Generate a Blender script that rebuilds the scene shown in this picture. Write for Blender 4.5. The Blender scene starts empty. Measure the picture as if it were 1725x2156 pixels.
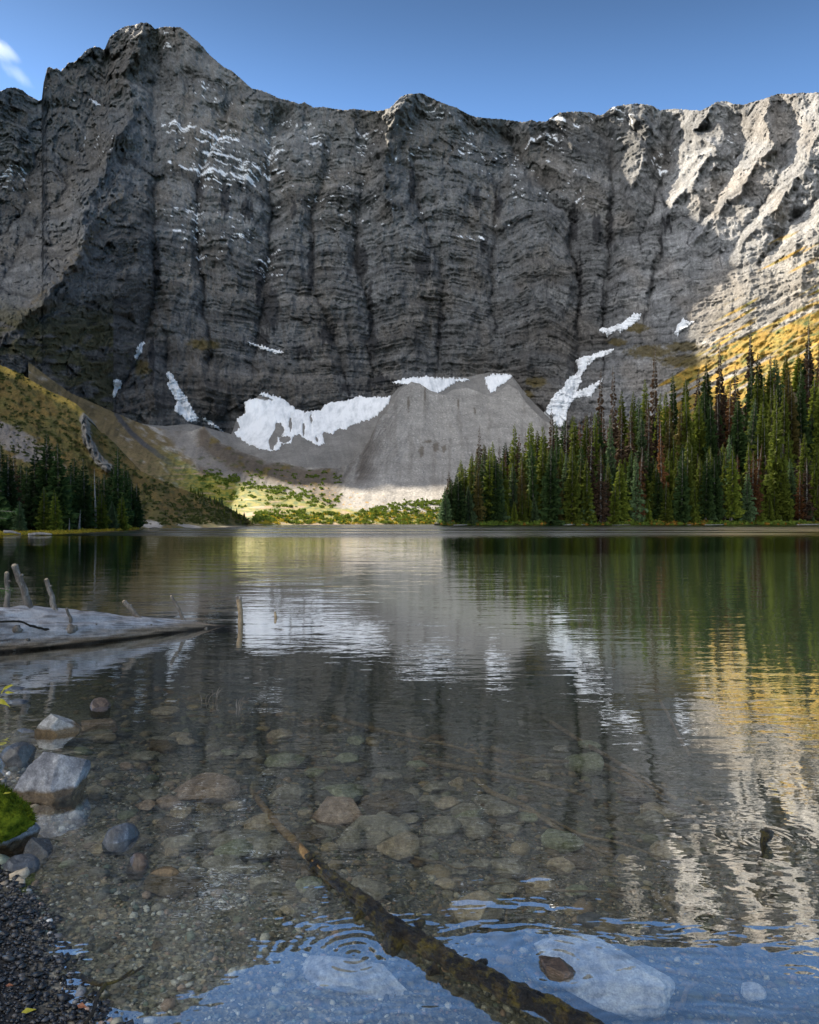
# Alpine lake below a grey limestone cirque, autumn morning.
import bpy, bmesh, math, random
import numpy as np
from mathutils import Vector, Matrix

# ------------------------------------------------------------------ camera, world, sun, exposure
scene = bpy.context.scene
COL = scene.collection
F, CX, HY, CAMH = 1540.0, 862.5, 1098.0, 1.30      # focal length / principal column / horizon row (units of a 1725x2156 frame), eye height
cam = bpy.data.cameras.new('camera')
cam.sensor_fit = 'VERTICAL'; cam.sensor_height = 36.0; cam.sensor_width = 28.8
cam.lens = 36.0 * F / 2156.0
cam.shift_y = (HY - 1078.0) / 2156.0
cam.clip_start = 0.05; cam.clip_end = 30000.0
camo = bpy.data.objects.new('camera', cam); COL.objects.link(camo)
camo.location = (0, 0, CAMH); camo.rotation_euler = (math.pi / 2, 0, 0)
scene.camera = camo

SUN_A, SUN_E = math.radians(54.0), math.radians(37.0)   # forward of due left; elevation
SKY_TINT = (0.38, 0.46, 0.49); FILL_L = 10.0
to_sun = Vector((-math.cos(SUN_A) * math.cos(SUN_E), math.sin(SUN_A) * math.cos(SUN_E), math.sin(SUN_E)))
w = bpy.data.worlds.new('World'); scene.world = w; w.use_nodes = True
wn = w.node_tree.nodes; wl = w.node_tree.links; wn.clear()
wo = wn.new('ShaderNodeOutputWorld'); bg = wn.new('ShaderNodeBackground'); sky = wn.new('ShaderNodeTexSky')
sky.sky_type = 'NISHITA'; sky.sun_disc = False
sky.sun_elevation = SUN_E
sky.sun_rotation = math.atan2(to_sun.x, to_sun.y)
sky.altitude = 2000.0; sky.air_density = 0.8; sky.dust_density = 0.1; sky.ozone_density = 2.0
bg.inputs['Strength'].default_value = 0.10
# deep clear blue ahead, unseen broken white lobe added behind the camera as fill light
wtc = wn.new('ShaderNodeTexCoord'); wsep = wn.new('ShaderNodeSeparateXYZ'); wl.new(wtc.outputs['Generated'], wsep.inputs[0])
wns = wn.new('ShaderNodeTexNoise'); wns.inputs['Scale'].default_value = 3.0; wns.inputs['Detail'].default_value = 6.0; wl.new(wtc.outputs['Generated'], wns.inputs['Vector'])
wmr = wn.new('ShaderNodeMapRange'); wmr.interpolation_type = 'SMOOTHSTEP'
for i_, q_ in zip((1, 2, 3, 4), (0.42, 0.95, 0.0, 1.0)): wmr.inputs[i_].default_value = q_
wdt = wn.new('ShaderNodeVectorMath'); wdt.operation = 'DOT_PRODUCT'; wdt.inputs[1].default_value = Vector((-0.55, -0.62, 0.56)).normalized(); wl.new(wtc.outputs['Generated'], wdt.inputs[0])
wl.new(wdt.outputs['Value'], wmr.inputs[0])
wcl = wn.new('ShaderNodeMapRange')
for i_, q_ in zip((1, 2, 3, 4), (0.38, 0.58, 0.25, 1.0)): wcl.inputs[i_].default_value = q_
wl.new(wns.outputs['Fac'], wcl.inputs[0])
wmu = wn.new('ShaderNodeMath'); wmu.operation = 'MULTIPLY'; wl.new(wmr.outputs[0], wmu.inputs[0]); wl.new(wcl.outputs[0], wmu.inputs[1])
wsc = wn.new('ShaderNodeMix'); wsc.data_type = 'RGBA'; wsc.blend_type = 'MULTIPLY'; wsc.inputs[0].default_value = 1.0; wsc.inputs[7].default_value = (SKY_TINT[0], SKY_TINT[1], SKY_TINT[2], 1)
whz = wn.new('ShaderNodeMapRange'); whz.interpolation_type = 'SMOOTHSTEP'          # paler air low over the ridge, deeper blue above
for i_, q_ in zip((1, 2, 3, 4), (0.40, 0.62, 1.75, 0.80)): whz.inputs[i_].default_value = q_
wl.new(wsep.outputs[2], whz.inputs[0])
whm = wn.new('ShaderNodeVectorMath'); whm.operation = 'SCALE'; wl.new(sky.outputs[0], whm.inputs[0]); wl.new(whz.outputs[0], whm.inputs['Scale'])
wl.new(whm.outputs[0], wsc.inputs[6])
wmx = wn.new('ShaderNodeMix'); wmx.data_type = 'RGBA'; wmx.clamp_factor = True; wl.new(wmu.outputs[0], wmx.inputs[0]); wl.new(wsc.outputs[2], wmx.inputs[6]); wmx.inputs[7].default_value = (FILL_L, FILL_L * 0.98, FILL_L * 0.95, 1)
wl.new(wmx.outputs[2], bg.inputs['Color']); wl.new(bg.outputs[0], wo.inputs['Surface'])
sl = bpy.data.lights.new('sun', 'SUN'); sl.energy = 4.9; sl.angle = math.radians(0.5); sl.color = (1.0, 0.89, 0.72)
so = bpy.data.objects.new('sun', sl); COL.objects.link(so)
so.rotation_euler = to_sun.to_track_quat('Z', 'Y').to_euler(); so.location = (-300, 200, 600)
scene.view_settings.view_transform = 'Standard'; scene.view_settings.look = 'None'
scene.view_settings.gamma = 1.0; scene.view_settings.exposure = 1.58
scene.render.engine = 'CYCLES'
cy = scene.cycles
cy.max_bounces = 8; cy.diffuse_bounces = 3; cy.glossy_bounces = 4; cy.transparent_max_bounces = 12; cy.transmission_bounces = 4
cy.use_denoising = True

# ------------------------------------------------------------------ helpers
def hash2(ix, iy, seed):
    h = (ix.astype(np.int64) * 374761393 + iy.astype(np.int64) * 668265263 + seed * 974634777) & 0xFFFFFFFF
    h = ((h ^ (h >> 13)) * 1274126177) & 0xFFFFFFFF
    h = ((h ^ (h >> 16)) * 2246822519) & 0xFFFFFFFF
    return (h ^ (h >> 15)) & 0xFFFFFFFF
def gn(x, y, seed=0):
    """2-D gradient noise, about -1..1"""
    x = np.asarray(x, float); y = np.asarray(y, float); x, y = np.broadcast_arrays(x, y)
    x0 = np.floor(x); y0 = np.floor(y); fx = x - x0; fy = y - y0
    u = fx * fx * fx * (fx * (fx * 6 - 15) + 10); v = fy * fy * fy * (fy * (fy * 6 - 15) + 10)
    def g(dx, dy):
        a = hash2(x0 + dx, y0 + dy, seed) * (2 * math.pi / 4294967296.0)
        return np.cos(a) * (fx - dx) + np.sin(a) * (fy - dy)
    a = g(0, 0); b = g(1, 0); c = g(0, 1); d = g(1, 1)
    return 1.5 * ((a * (1 - u) + b * u) * (1 - v) + (c * (1 - u) + d * u) * v)
def fbm(x, y, seed=0, o=4, gain=0.5):
    s = 0; a = 1.0; t = 0
    for i in range(o):
        s = s + a * gn(x * 2 ** i + 17.3 * i, y * 2 ** i - 9.1 * i, seed + i); t += a; a *= gain
    return s / t * 1.4
def ridged(x, y, seed=0, o=4, gain=0.5):
    s = 0; a = 1.0; t = 0
    for i in range(o):
        s = s + a * (1 - 2 * np.abs(gn(x * 2 ** i + 7.3 * i, y * 2 ** i + 3.1 * i, seed + i))); t += a; a *= gain
    return s / t
def facets(x, y, seed=0):
    """broken blocks: each cell is a tilted plane; returns plane height and closeness to a block edge"""
    x, y = np.broadcast_arrays(np.asarray(x, float), np.asarray(y, float)); xi = np.floor(x); yi = np.floor(y)
    best = np.full(x.shape, 9.0); sec = np.full(x.shape, 9.0); val = np.zeros(x.shape)
    for dx in (-1, 0, 1):
        for dy in (-1, 0, 1):
            cx_, cy_ = xi + dx, yi + dy; h1 = hash2(cx_, cy_, seed) / 4294967296.0; h2 = hash2(cx_, cy_, seed + 77) / 4294967296.0; h3 = hash2(cx_, cy_, seed + 154) / 4294967296.0; h4 = hash2(cx_, cy_, seed + 231) / 4294967296.0
            ox = x - cx_ - h1; oy = y - cy_ - h2; d = ox * ox + oy * oy; v = (h3 - .5) * 2 * ox + (h4 - .5) * 2 * oy + (hash2(cx_, cy_, seed + 300) / 4294967296.0 - .5) * 0.9
            c = d < best; sec = np.where(c, best, np.minimum(sec, d)); val = np.where(c, v, val); best = np.where(c, d, best)
    return val, np.sqrt(sec) - np.sqrt(best)
def sst(a, b, x):
    t = np.clip((x - a) / (b - a), 0, 1); return t * t * (3 - 2 * t)
def lerp(a, b, t): return a + (b - a) * t
def mixc(c, d, m):
    m = np.asarray(m)[..., None]; return c * (1 - m) + np.asarray(d) * m
def interp(x, pts):
    xs, ys = zip(*pts); return np.interp(x, xs, ys)
class TPS:
    def __init__(s, pts, smooth=0.0):
        p = np.array(pts, float); s.p = p[:, :2] / 500.0; v = np.log(p[:, 2]); n = len(p)
        K = s.k(s.p[:, None] - s.p[None]) + smooth * np.eye(n)
        A = np.zeros((n + 3, n + 3)); A[:n, :n] = K; A[:n, n] = 1; A[:n, n + 1:] = s.p; A[n:, :n] = A[:n, n:].T
        s.w = np.linalg.solve(A, np.concatenate([v, np.zeros(3)]))
    @staticmethod
    def k(d):
        r2 = (d ** 2).sum(-1) + 1e-12; return 0.5 * r2 * np.log(r2)
    def __call__(s, x, y):
        x, y = np.broadcast_arrays(np.asarray(x, float) / 500.0, np.asarray(y, float) / 500.0)
        o = s.w[-3] + s.w[-2] * x + s.w[-1] * y
        for (a, b), w_ in zip(s.p, s.w):
            r2 = (x - a) ** 2 + (y - b) ** 2 + 1e-12; o = o + w_ * 0.5 * r2 * np.log(r2)
        return np.exp(o)
def W(x, y, Y):
    """frame column, frame row and distance ahead -> world"""
    x, y, Y = np.broadcast_arrays(x, y, Y)
    return np.stack([(x - CX) / F * Y, Y, CAMH + (HY - y) / F * Y], -1)
def PW(x, y, z=0.0):
    """point of the level plane z seen at a frame position"""
    Y = (CAMH - z) * F / (y - HY); return Vector(((x - CX) / F * Y, Y, z))
def inpoly(x, y, poly):
    ins = np.zeros(np.shape(x), bool); n = len(poly)
    for i in range(n):
        x1, y1 = poly[i]; x2, y2 = poly[(i + 1) % n]
        c = ((y1 > y) != (y2 > y)) & (x < (x2 - x1) * (y - y1) / (y2 - y1 + 1e-12) + x1); ins ^= c
    return ins
def polydist(x, y, poly, closed=True):
    d = np.full(np.shape(x), 1e9); n = len(poly)
    for i in range(n if closed else n - 1):
        x1, y1 = poly[i]; x2, y2 = poly[(i + 1) % n]; dx, dy = x2 - x1, y2 - y1
        t = np.clip(((x - x1) * dx + (y - y1) * dy) / (dx * dx + dy * dy + 1e-9), 0, 1)
        d = np.minimum(d, np.hypot(x - x1 - t * dx, y - y1 - t * dy))
    return d
def tag(o, label=None, cat=None, group=None, kind=None):
    for k, v in (('label', label), ('category', cat), ('group', group), ('kind', kind)):
        if v: o[k] = v
    return o
def link(name, me, m=None, parent=None):
    o = bpy.data.objects.new(name, me); COL.objects.link(o)
    if m: me.materials.append(m)
    if parent: o.parent = parent
    return o
def np_mesh(name, V, Fq, col=None, smooth=True):
    V = np.asarray(V, np.float32).reshape(-1, 3); Fq = np.asarray(Fq, np.int32); k = Fq.shape[1]
    me = bpy.data.meshes.new(name)
    me.vertices.add(len(V)); me.vertices.foreach_set('co', V.ravel())
    me.loops.add(Fq.size); me.loops.foreach_set('vertex_index', Fq.ravel())
    me.polygons.add(len(Fq)); me.polygons.foreach_set('loop_start', np.arange(0, Fq.size, k, dtype=np.int32))
    me.update(calc_edges=True)
    me.polygons.foreach_set('use_smooth', np.full(len(Fq), smooth))
    if col is not None:
        a = me.color_attributes.new('Col', 'FLOAT_COLOR', 'POINT')
        c = np.ones((len(V), 4), np.float32); c[:, :3] = np.asarray(col).reshape(-1, 3); a.data.foreach_set('color', c.ravel())
    me.validate(clean_customdata=False)
    return me
def grid_faces(nr, nc):
    i = np.arange(nr * nc).reshape(nr, nc)
    return np.stack([i[:-1, :-1], i[1:, :-1], i[1:, 1:], i[:-1, 1:]], -1).reshape(-1, 4)
def grid_obj(name, P, col, m, mask=None, kind='structure'):
    nr, nc = P.shape[:2]; f = grid_faces(nr, nc)
    if mask is not None:
        mk = mask.ravel(); f = f[mk[f].all(1)]
        used = np.zeros(nr * nc, bool); used[f.ravel()] = True; idx = np.cumsum(used) - 1
        f = idx[f]; P = P.reshape(-1, 3)[used]; col = col.reshape(-1, 3)[used]
    o = link(name, np_mesh(name, P, f, col), m)
    if kind: o['kind'] = kind
    return o

# ------------------------------------------------------------------ materials
def nodes(name):
    m = bpy.data.materials.new(name); m.use_nodes = True; nt = m.node_tree; nt.nodes.clear()
    o = nt.nodes.new('ShaderNodeOutputMaterial'); return m, nt, o
def N(nt, t, **k):
    n = nt.nodes.new(t)
    for a, v in k.items(): setattr(n, a, v)
    return n
def S(n, **k):
    for a, v in k.items(): n.inputs[a.replace('_', ' ')].default_value = v
    return n
def noise(nt, scale, detail=6, rough=0.6, vec=None, stretch=None, dist=0.0, coord='Object'):
    n = N(nt, 'ShaderNodeTexNoise'); S(n, Scale=scale, Detail=detail, Roughness=rough, Distortion=dist)
    tc = N(nt, 'ShaderNodeTexCoord'); src = tc.outputs[coord]
    if stretch:
        mp = N(nt, 'ShaderNodeMapping'); mp.inputs['Scale'].default_value = stretch; nt.links.new(src, mp.inputs[0]); src = mp.outputs[0]
    nt.links.new(src, n.inputs['Vector']); return n.outputs['Fac']
def math_n(nt, op, a, b=None, clamp=False):
    n = N(nt, 'ShaderNodeMath', operation=op, use_clamp=clamp)
    for i, v in enumerate((a, b)):
        if v is None: continue
        if isinstance(v, (int, float)): n.inputs[i].default_value = v
        else: nt.links.new(v, n.inputs[i])
    return n.outputs[0]
def ramp(nt, fac, stops):
    r = N(nt, 'ShaderNodeValToRGB'); e = r.color_ramp.elements
    while len(e) < len(stops): e.new(0.5)
    for el, (p, c) in zip(e, stops):
        el.position = p; el.color = (c, c, c, 1) if isinstance(c, (int, float)) else (*c, 1)
    nt.links.new(fac, r.inputs[0]); return r.outputs[0]
def mul_col(nt, a, b, fac=1.0, mode='MULTIPLY'):
    n = N(nt, 'ShaderNodeMix', data_type='RGBA', blend_type=mode); n.inputs[0].default_value = fac if isinstance(fac, (int, float)) else 1
    if not isinstance(fac, (int, float)): nt.links.new(fac, n.inputs[0])
    for i, v in ((6, a), (7, b)):
        if isinstance(v, tuple): n.inputs[i].default_value = (*v, 1)
        else: nt.links.new(v, n.inputs[i])
    return n.outputs[2]
def bump(nt, h, strength, dist, normal=None):
    b = N(nt, 'ShaderNodeBump'); S(b, Strength=strength, Distance=dist); nt.links.new(h, b.inputs['Height'])
    if normal is not None: nt.links.new(normal, b.inputs['Normal'])
    return b.outputs[0]
def mat_attr(name, s1, s2, var=0.35, bs=0.6, bd=1.0, rough=0.92, st=None, spec=0.2, s3=0):
    """vertex colour x procedural mottling, with bump"""
    m, nt, o = nodes(name); p = N(nt, 'ShaderNodeBsdfPrincipled'); S(p, Roughness=rough); p.inputs['Specular IOR Level'].default_value = spec
    at = N(nt, 'ShaderNodeAttribute', attribute_name='Col')
    n1 = noise(nt, s1, 8, 0.65, stretch=st); n2 = noise(nt, s2, 5, 0.6)
    v = ramp(nt, n1, [(0.3, 1 - var), (0.7, 1 + var)]); v2 = ramp(nt, n2, [(0.2, 1 - var * 0.6), (0.8, 1 + var * 0.6)])
    c = mul_col(nt, at.outputs['Color'], v); c = mul_col(nt, c, v2)
    if s3: n3q = noise(nt, s3, 4, 0.65, stretch=(1, 1, 0.8)); c = mul_col(nt, c, ramp(nt, n3q, [(0.3, 0.72), (0.7, 1.28)]))
    nt.links.new(c, p.inputs['Base Color'])
    hgt = math_n(nt, 'ADD', n1, n2)
    nt.links.new(bump(nt, hgt, bs, bd), p.inputs['Normal']); nt.links.new(p.outputs[0], o.inputs[0]); return m
def mat_simple(name, c1, c2, scale, rough=0.8, bs=0.4, bd=0.01, st=None, spec=0.3, trans=0, objrand=0.0, lo=0.35, hi=0.65):
    m, nt, o = nodes(name); p = N(nt, 'ShaderNodeBsdfPrincipled'); S(p, Roughness=rough); p.inputs['Specular IOR Level'].default_value = spec
    n1 = noise(nt, scale, 7, 0.65, stretch=st); c = ramp(nt, n1, [(lo, c1), (hi, c2)])
    if objrand:
        oi = N(nt, 'ShaderNodeObjectInfo'); r = ramp(nt, oi.outputs['Random'], [(0, 1 - objrand), (1, 1 + objrand)]); c = mul_col(nt, c, r)
    nt.links.new(c, p.inputs['Base Color']); nt.links.new(bump(nt, n1, bs, bd), p.inputs['Normal'])
    if trans:
        t = N(nt, 'ShaderNodeBsdfTranslucent'); nt.links.new(c, t.inputs[0]); mx = N(nt, 'ShaderNodeMixShader'); mx.inputs[0].default_value = trans
        nt.links.new(p.outputs[0], mx.inputs[1]); nt.links.new(t.outputs[0], mx.inputs[2]); nt.links.new(mx.outputs[0], o.inputs[0])
    else: nt.links.new(p.outputs[0], o.inputs[0])
    return m
M_ROCK = mat_attr('limestone', 0.035, 0.16, 0.30, 0.75, 4.0, st=(1, 1, 0.6), s3=0.45)
M_SCREE = mat_attr('scree', 0.06, 0.4, 0.22, 0.5, 1.5, s3=0.9)
M_GROUND = mat_attr('slope_turf', 0.08, 0.8, 0.3, 0.5, 0.9, s3=2.0)
def snow_mat():
    m, nt, o = nodes('old_snow'); p = N(nt, 'ShaderNodeBsdfPrincipled'); S(p, Roughness=0.7); p.inputs['Specular IOR Level'].default_value = 0.2
    n1 = noise(nt, 0.05, 8, 0.65, stretch=(3, 1, 0.5)); c = ramp(nt, n1, [(0.3, (0.55, 0.57, 0.60)), (0.55, (0.82, 0.83, 0.86))])
    nt.links.new(c, p.inputs['Base Color']); nt.links.new(bump(nt, n1, 0.5, 2.0), p.inputs['Normal']); nt.links.new(p.outputs[0], o.inputs[0]); return m
M_SNOW = snow_mat()

# ------------------------------------------------------------------ the cirque wall ("mountain")
WAVE_MID, WAVE_FINE, WAVE_LONG, WAVE_FAR, WAVE_ROUGH, WATER_IOR = 0.0042, 0.0006, 0.012, 0.05, 0.36, 1.8
RIDGE = [(-420, -900), (-260, -540), (-206, -330), (-170, -190), (-140, -95), (-76, -90), (-60, 100), (-30, 168), (0, 193), (15, 185), (32, 184), (48, 190), (60, 200), (80, 211), (88, 211), (92, 175), (100, 142), (107, 141), (113, 146), (120, 143),  # off-frame heights at left are unseen, raised to shade slope and foreground
    (128, 150), (145, 132), (158, 130), (170, 118), (185, 103), (200, 98), (212, 100), (220, 106), (230, 80), (245, 66), (262, 56), (280, 53), (297, 48), (308, 47), (318, 52), (326, 61), (336, 58),
    (350, 56), (364, 57), (380, 57), (392, 66), (410, 82), (425, 95), (438, 112), (456, 128), (470, 140), (490, 150), (510, 168), (530, 186), (550, 190), (565, 196), (585, 206), (610, 212), (632, 219), (641, 215),
    (660, 226), (680, 225), (705, 229), (725, 232), (745, 229), (760, 231), (790, 234), (806, 232), (822, 227), (832, 216), (846, 203), (858, 198), (872, 197), (888, 196), (900, 202), (915, 209), (935, 218),
    (960, 226), (985, 240), (1000, 246), (1030, 249), (1060, 251), (1100, 257), (1112, 255), (1120, 252), (1130, 256), (1150, 256), (1163, 246), (1175, 238), (1200, 235), (1220, 235), (1240, 236),
    (1262, 243), (1272, 240), (1285, 228), (1300, 223), (1335, 218), (1355, 219), (1375, 223), (1390, 232), (1420, 229), (1475, 233), (1490, 226), (1510, 214), (1530, 213), (1545, 219), (1568, 220),
    (1590, 213), (1610, 208), (1625, 202), (1640, 197), (1665, 198), (1685, 195), (1705, 196), (1725, 194), (1850, 180), (2000, 150), (2300, 90)]
WALL = TPS([(-420, -600, 850), (-250, -330, 900), (-140, 100, 980), (-400, 500, 600), (-400, 1100, 420), (0, 190, 1050), (85, 205, 1130), (140, 140, 1270), (300, 50, 1330), (450, 130, 1250), (560, 195, 1200), (700, 225, 1160), (870, 196, 1110), (1100, 255, 1150),
    (1250, 240, 1090), (1400, 230, 985), (1550, 215, 830), (1725, 195, 690), (2000, 150, 540), (2300, 90, 430),
    (0, 400, 960), (0, 560, 740), (-200, 700, 480), (0, 730, 520), (100, 600, 660), (180, 450, 840), (170, 850, 590), (245, 865, 640), (300, 700, 770), (350, 890, 690), (330, 400, 960), (450, 300, 1080), (500, 895, 740),
    (450, 600, 880), (600, 550, 930), (600, 870, 760), (750, 450, 990), (870, 500, 950), (830, 805, 810), (870, 650, 880), (1000, 800, 815), (1050, 500, 960), (1100, 800, 780), (1100, 1000, 700), (1300, 500, 850), (1200, 700, 790), (1300, 770, 690),
    (1400, 600, 730), (1500, 450, 740), (1500, 720, 585), (1600, 620, 570), (1725, 430, 560), (1725, 660, 490), (1725, 900, 410), (2000, 600, 410), (2300, 700, 330), (1300, 1100, 560), (1500, 1100, 470),
    (500, 1100, 690), (860, 1100, 770), (200, 1100, 520), (1200, 860, 700)], 1e-4)
GULLY = [  # strength (m), width (frame units), polyline from ridge to foot
    (34, 34, [(328, 80), (330, 130), (326, 250), (328, 420), (332, 590), (312, 690), (292, 750), (262, 800), (243, 850)]),
    (20, 30, [(505, 190), (470, 250), (425, 370), (414, 450), (420, 560), (436, 660), (440, 760)]),
    (32, 40, [(590, 240), (566, 330), (567, 400), (567, 480), (560, 590), (548, 680), (530, 780)]),
    (16, 26, [(718, 250), (686, 365), (664, 410), (655, 510), (665, 620), (700, 710), (730, 800)]),
    (26, 34, [(800, 245), (780, 300), (768, 380), (752, 470), (757, 560), (771, 620), (781, 700), (785, 800)]),
    (15, 24, [(880, 330), (875, 420), (905, 500), (938, 590), (926, 690), (922, 790)]),
    (16, 26, [(985, 260), (1005, 320), (1045, 376), (1047, 480), (1036, 560), (1040, 680)]),
    (30, 36, [(1035, 262), (1090, 320), (1150, 400), (1198, 450), (1210, 540), (1219, 640), (1217, 760), (1210, 850)]),
    (28, 32, [(1270, 255), (1288, 310), (1290, 400), (1286, 500), (1278, 590), (1270, 680), (1274, 760)]),
    (20, 26, [(1318, 240), (1370, 320), (1398, 380), (1397, 470), (1384, 560), (1362, 640), (1350, 700)]),
    (30, 32, [(1400, 240), (1412, 300), (1404, 370), (1372, 440), (1340, 500)]),
    (30, 30, [(1560, 225), (1562, 300), (1536, 370), (1500, 440), (1450, 490)]),
    (28, 30, [(1672, 205), (1665, 290), (1640, 370), (1590, 460), (1520, 540)]),
    (26, 30, [(1790, 190), (1770, 300), (1730, 400), (1660, 490), (1590, 570)]),
    (26, 34, [(226, 115), (224, 190), (200, 250), (160, 330), (120, 420), (60, 500), (0, 590)]),
    (22, 30, [(88, 214), (76, 250), (94, 300), (70, 360), (58, 420), (20, 470), (-20, 520)]),
    (18, 20, [(352, 700), (350, 770), (375, 840), (410, 890)]),
    (14, 18, [(190, 640), (200, 700), (245, 760), (300, 690)])]
CREST = [  # buttress crests that stand out from the wall
    (42, 26, [(300, 60), (262, 150), (285, 230), (228, 330), (182, 420), (168, 520), (100, 620), (30, 680)]),
    (16, 18, [(262, 400), (215, 450), (182, 500), (150, 560)]),
    (30, 18, [(860, 200), (838, 235), (815, 280), (800, 340), (820, 430)]),
    (30, 17, [(1328, 222), (1360, 272), (1352, 340), (1330, 390), (1335, 440)]),
    (36, 19, [(1505, 218), (1468, 272), (1500, 310), (1455, 390), (1415, 430), (1400, 480)]),
    (16, 12, [(1500, 310), (1503, 350), (1490, 400)]),
    (36, 19, [(1620, 205), (1612, 256), (1622, 300), (1570, 390), (1500, 450), (1450, 520)]),
    (34, 20, [(1735, 198), (1722, 280), (1690, 360), (1640, 430), (1560, 520)]),
    (20, 20, [(1850, 190), (1800, 330), (1740, 450), (1660, 540)]),
    (22, 26, [(430, 690), (425, 770), (450, 860)]),
    (20, 22, [(318, 730), (322, 800), (325, 870)])]
OFF = [(-400, -80), (0, -40), (100, -20), (200, 0), (330, -30), (450, 30), (565, 75), (680, 72), (760, 84), (860, 66), (950, 78), (1047, 108), (1150, 66), (1212, 98), (1287, 104), (1400, 78), (1500, 40), (1600, -10), (1725, -80), (2200, -300)]
def polyfeat(x, y, lst, sharp=1.0):
    """signed cusp profile round polylines that run downwards"""
    out = np.zeros(np.shape(x)); near = np.full(np.shape(x), 1e9)
    for a, wd, pl in lst:
        ys = [p[1] for p in pl]; xs = [p[0] for p in pl]; o = np.argsort(ys)
        px = np.interp(y, np.array(ys)[o], np.array(xs)[o])
        f = sst(ys[0] - 30, ys[0] + 40, y) * (1 - sst(ys[-1] - 40, ys[-1] + 50, y))
        d = np.abs(x - px); out = out + a * f * np.exp(-d / wd)
        near = np.minimum(near, d / np.maximum(f, 0.02))
    return out, near
def terr(q, sharp=0.22):
    """terrace wave: slow on the cliff, jump on the ledge; returns offset (-.5..0.5) and ledge mask"""
    fr = q - np.floor(q); s = sst(1 - sharp, 1.0, fr); return s - fr, sst(1 - sharp * 1.1, 1 - sharp * 0.5, fr) * (1 - sst(0.96, 1.0, fr))
def strata(x, y, yg):
    wx = x + 5 * fbm(x / 40, y / 60, 11, 3)
    return yg - 0.72 * interp(wx, OFF) * sst(1000, 500, y) + 10 * fbm(x / 150, y / 150, 5, 3) + 3.0 * fbm(x / 25, y / 30, 8, 3)
def wall_depth(x, y, full=True):
    B = WALL(x, y); k = B / 900.0
    wx = x + (13 + 9 * sst(260, 160, x)) * fbm(x / 60, y / 70, 21, 4) + 3.0 * fbm(x / 12, y / 16, 22, 2)
    wy = y + 8 * fbm(x / 50, y / 50, 31, 3)
    g, near = polyfeat(wx, wy, GULLY); c, _ = polyfeat(wx + 6 * fbm(x / 25, y / 25, 41, 3), wy, CREST)
    c = c * (0.85 + 0.30 * fbm(x / 34, y / 30, 43, 2))
    D = B + (g * 1.45 - c * (1.75 - 0.5 * sst(1250, 1400, x))) * k
    lower = sst(560, 760, y) * sst(1250, 1420, x)          # gentler ground low on the right
    big = ridged(wx / 105 + 0.2 * gn(x / 50, y / 200, 48), wy / 210, 49, 2)
    D = D - k * (1 - lower) * (18 * big + 7.0 * ridged(wx / 46, wy / 150, 51, 3))
    if not full: return D
    s = strata(x, y, HY - (HY - y) * D / B)
    cliff = 1 - 0.8 * lower
    m1 = sst(-.35, .35, fbm(x / 110, y / 80, 81, 3)); m2 = sst(-.3, .45, fbm(x / 60, y / 50, 83, 3)); m3 = sst(-.3, .4, fbm(x / 45, y / 30, 85, 2))
    D = D - k * cliff * (2.6 * ridged(wx / 14, wy / 80, 61, 4, 0.55) + 5 * fbm(wx / 70, wy / 60, 71, 4) + 1.3 * ridged(x / 9 + y / 50, y / 14, 75, 3, 0.6) + 0.8 * fbm(x / 4.5, y / 6, 77, 2, 0.6))
    fw = wx + 0.35 * s; f1, e1 = facets(wx / 34 + 0.2 * gn(y / 30, x / 50, 401), wy / 52, 411); f2, e2 = facets(wx / 13, s / 15, 421); f3, e3 = facets(x / 6.5, s / 5.5, 431)
    D = D - k * (0.45 + 0.55 * cliff) * (4.5 * f1 + 2.6 * f2 + 1.3 * f3) * (1 + 1.3 * sst(360, 260, x))
    t1, l1 = terr(s / 43.0 + 0.35 * gn(s / 90, x / 260, 9), 0.2); t2, l2 = terr(s / 15.0 + 0.5 * gn(s / 30, x / 150, 19), 0.25); t3, l3 = terr(s / 6.2 + 0.6 * gn(s / 14, x / 60, 29), 0.3)
    D = D - k * cliff * (12 * t1 * (0.3 + 0.7 * m1) + 6.5 * t2 * (0.3 + m2) + 2.6 * t3 * (0.4 + m3))
    led = np.maximum(np.maximum(l1 * (0.4 + 0.6 * m1), l2 * (0.25 + 0.75 * m2)), l3 * 0.7 * m3)
    sl = (y + x * 0.52) ; D = D - k * lower * (7 * ridged((x - y * 0.9) / 70, sl / 22, 91, 4) + 4 * ridged(x / 20, sl / 9, 95, 3) + 5 * terr(sl / 26 + gn(x / 60, y / 60, 97), 0.3)[0])
    return D, led, near, s
SCREE = TPS([(240, 880, 610), (350, 900, 650), (430, 905, 655), (500, 905, 700), (550, 955, 625), (640, 990, 565), (720, 990, 568), (760, 930, 640), (800, 880, 700), (860, 795, 775), (1000, 795, 790), (1100, 795, 770),
    (600, 850, 745), (700, 850, 765), (550, 830, 745), (500, 1100, 480), (860, 1100, 480), (1150, 900, 690), (200, 1000, 480)], 1e-4)
SCREE_TOP = [(230, 878), (300, 893), (350, 897), (400, 892), (430, 899), (488, 914), (497, 886), (514, 871), (518, 851), (534, 842), (545, 833), (575, 836), (600, 844), (625, 864), (645, 869), (675, 865), (690, 853), (715, 847), (735, 844), (755, 838), (822, 836), (850, 804), (868, 794), (985, 794), (1030, 784), (1075, 786), (1100, 820), (1160, 880)]
def scree_depth(x, y):
    b = SCREE(x, y); return b + 2.2 * fbm(x / 60, y / 30, 101, 5, 0.6) - 1.2 * ridged(x / 12 - y / 60, y / 90, 103, 3)
def rowgrid(xs, top, bot, nt, power=1.0):
    t = (np.linspace(0, 1, nt) ** power)[:, None]; X = np.broadcast_to(xs[None], (nt, len(xs))); return X, top[None] + (bot - top)[None] * t, np.broadcast_to(t, X.shape)

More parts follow.
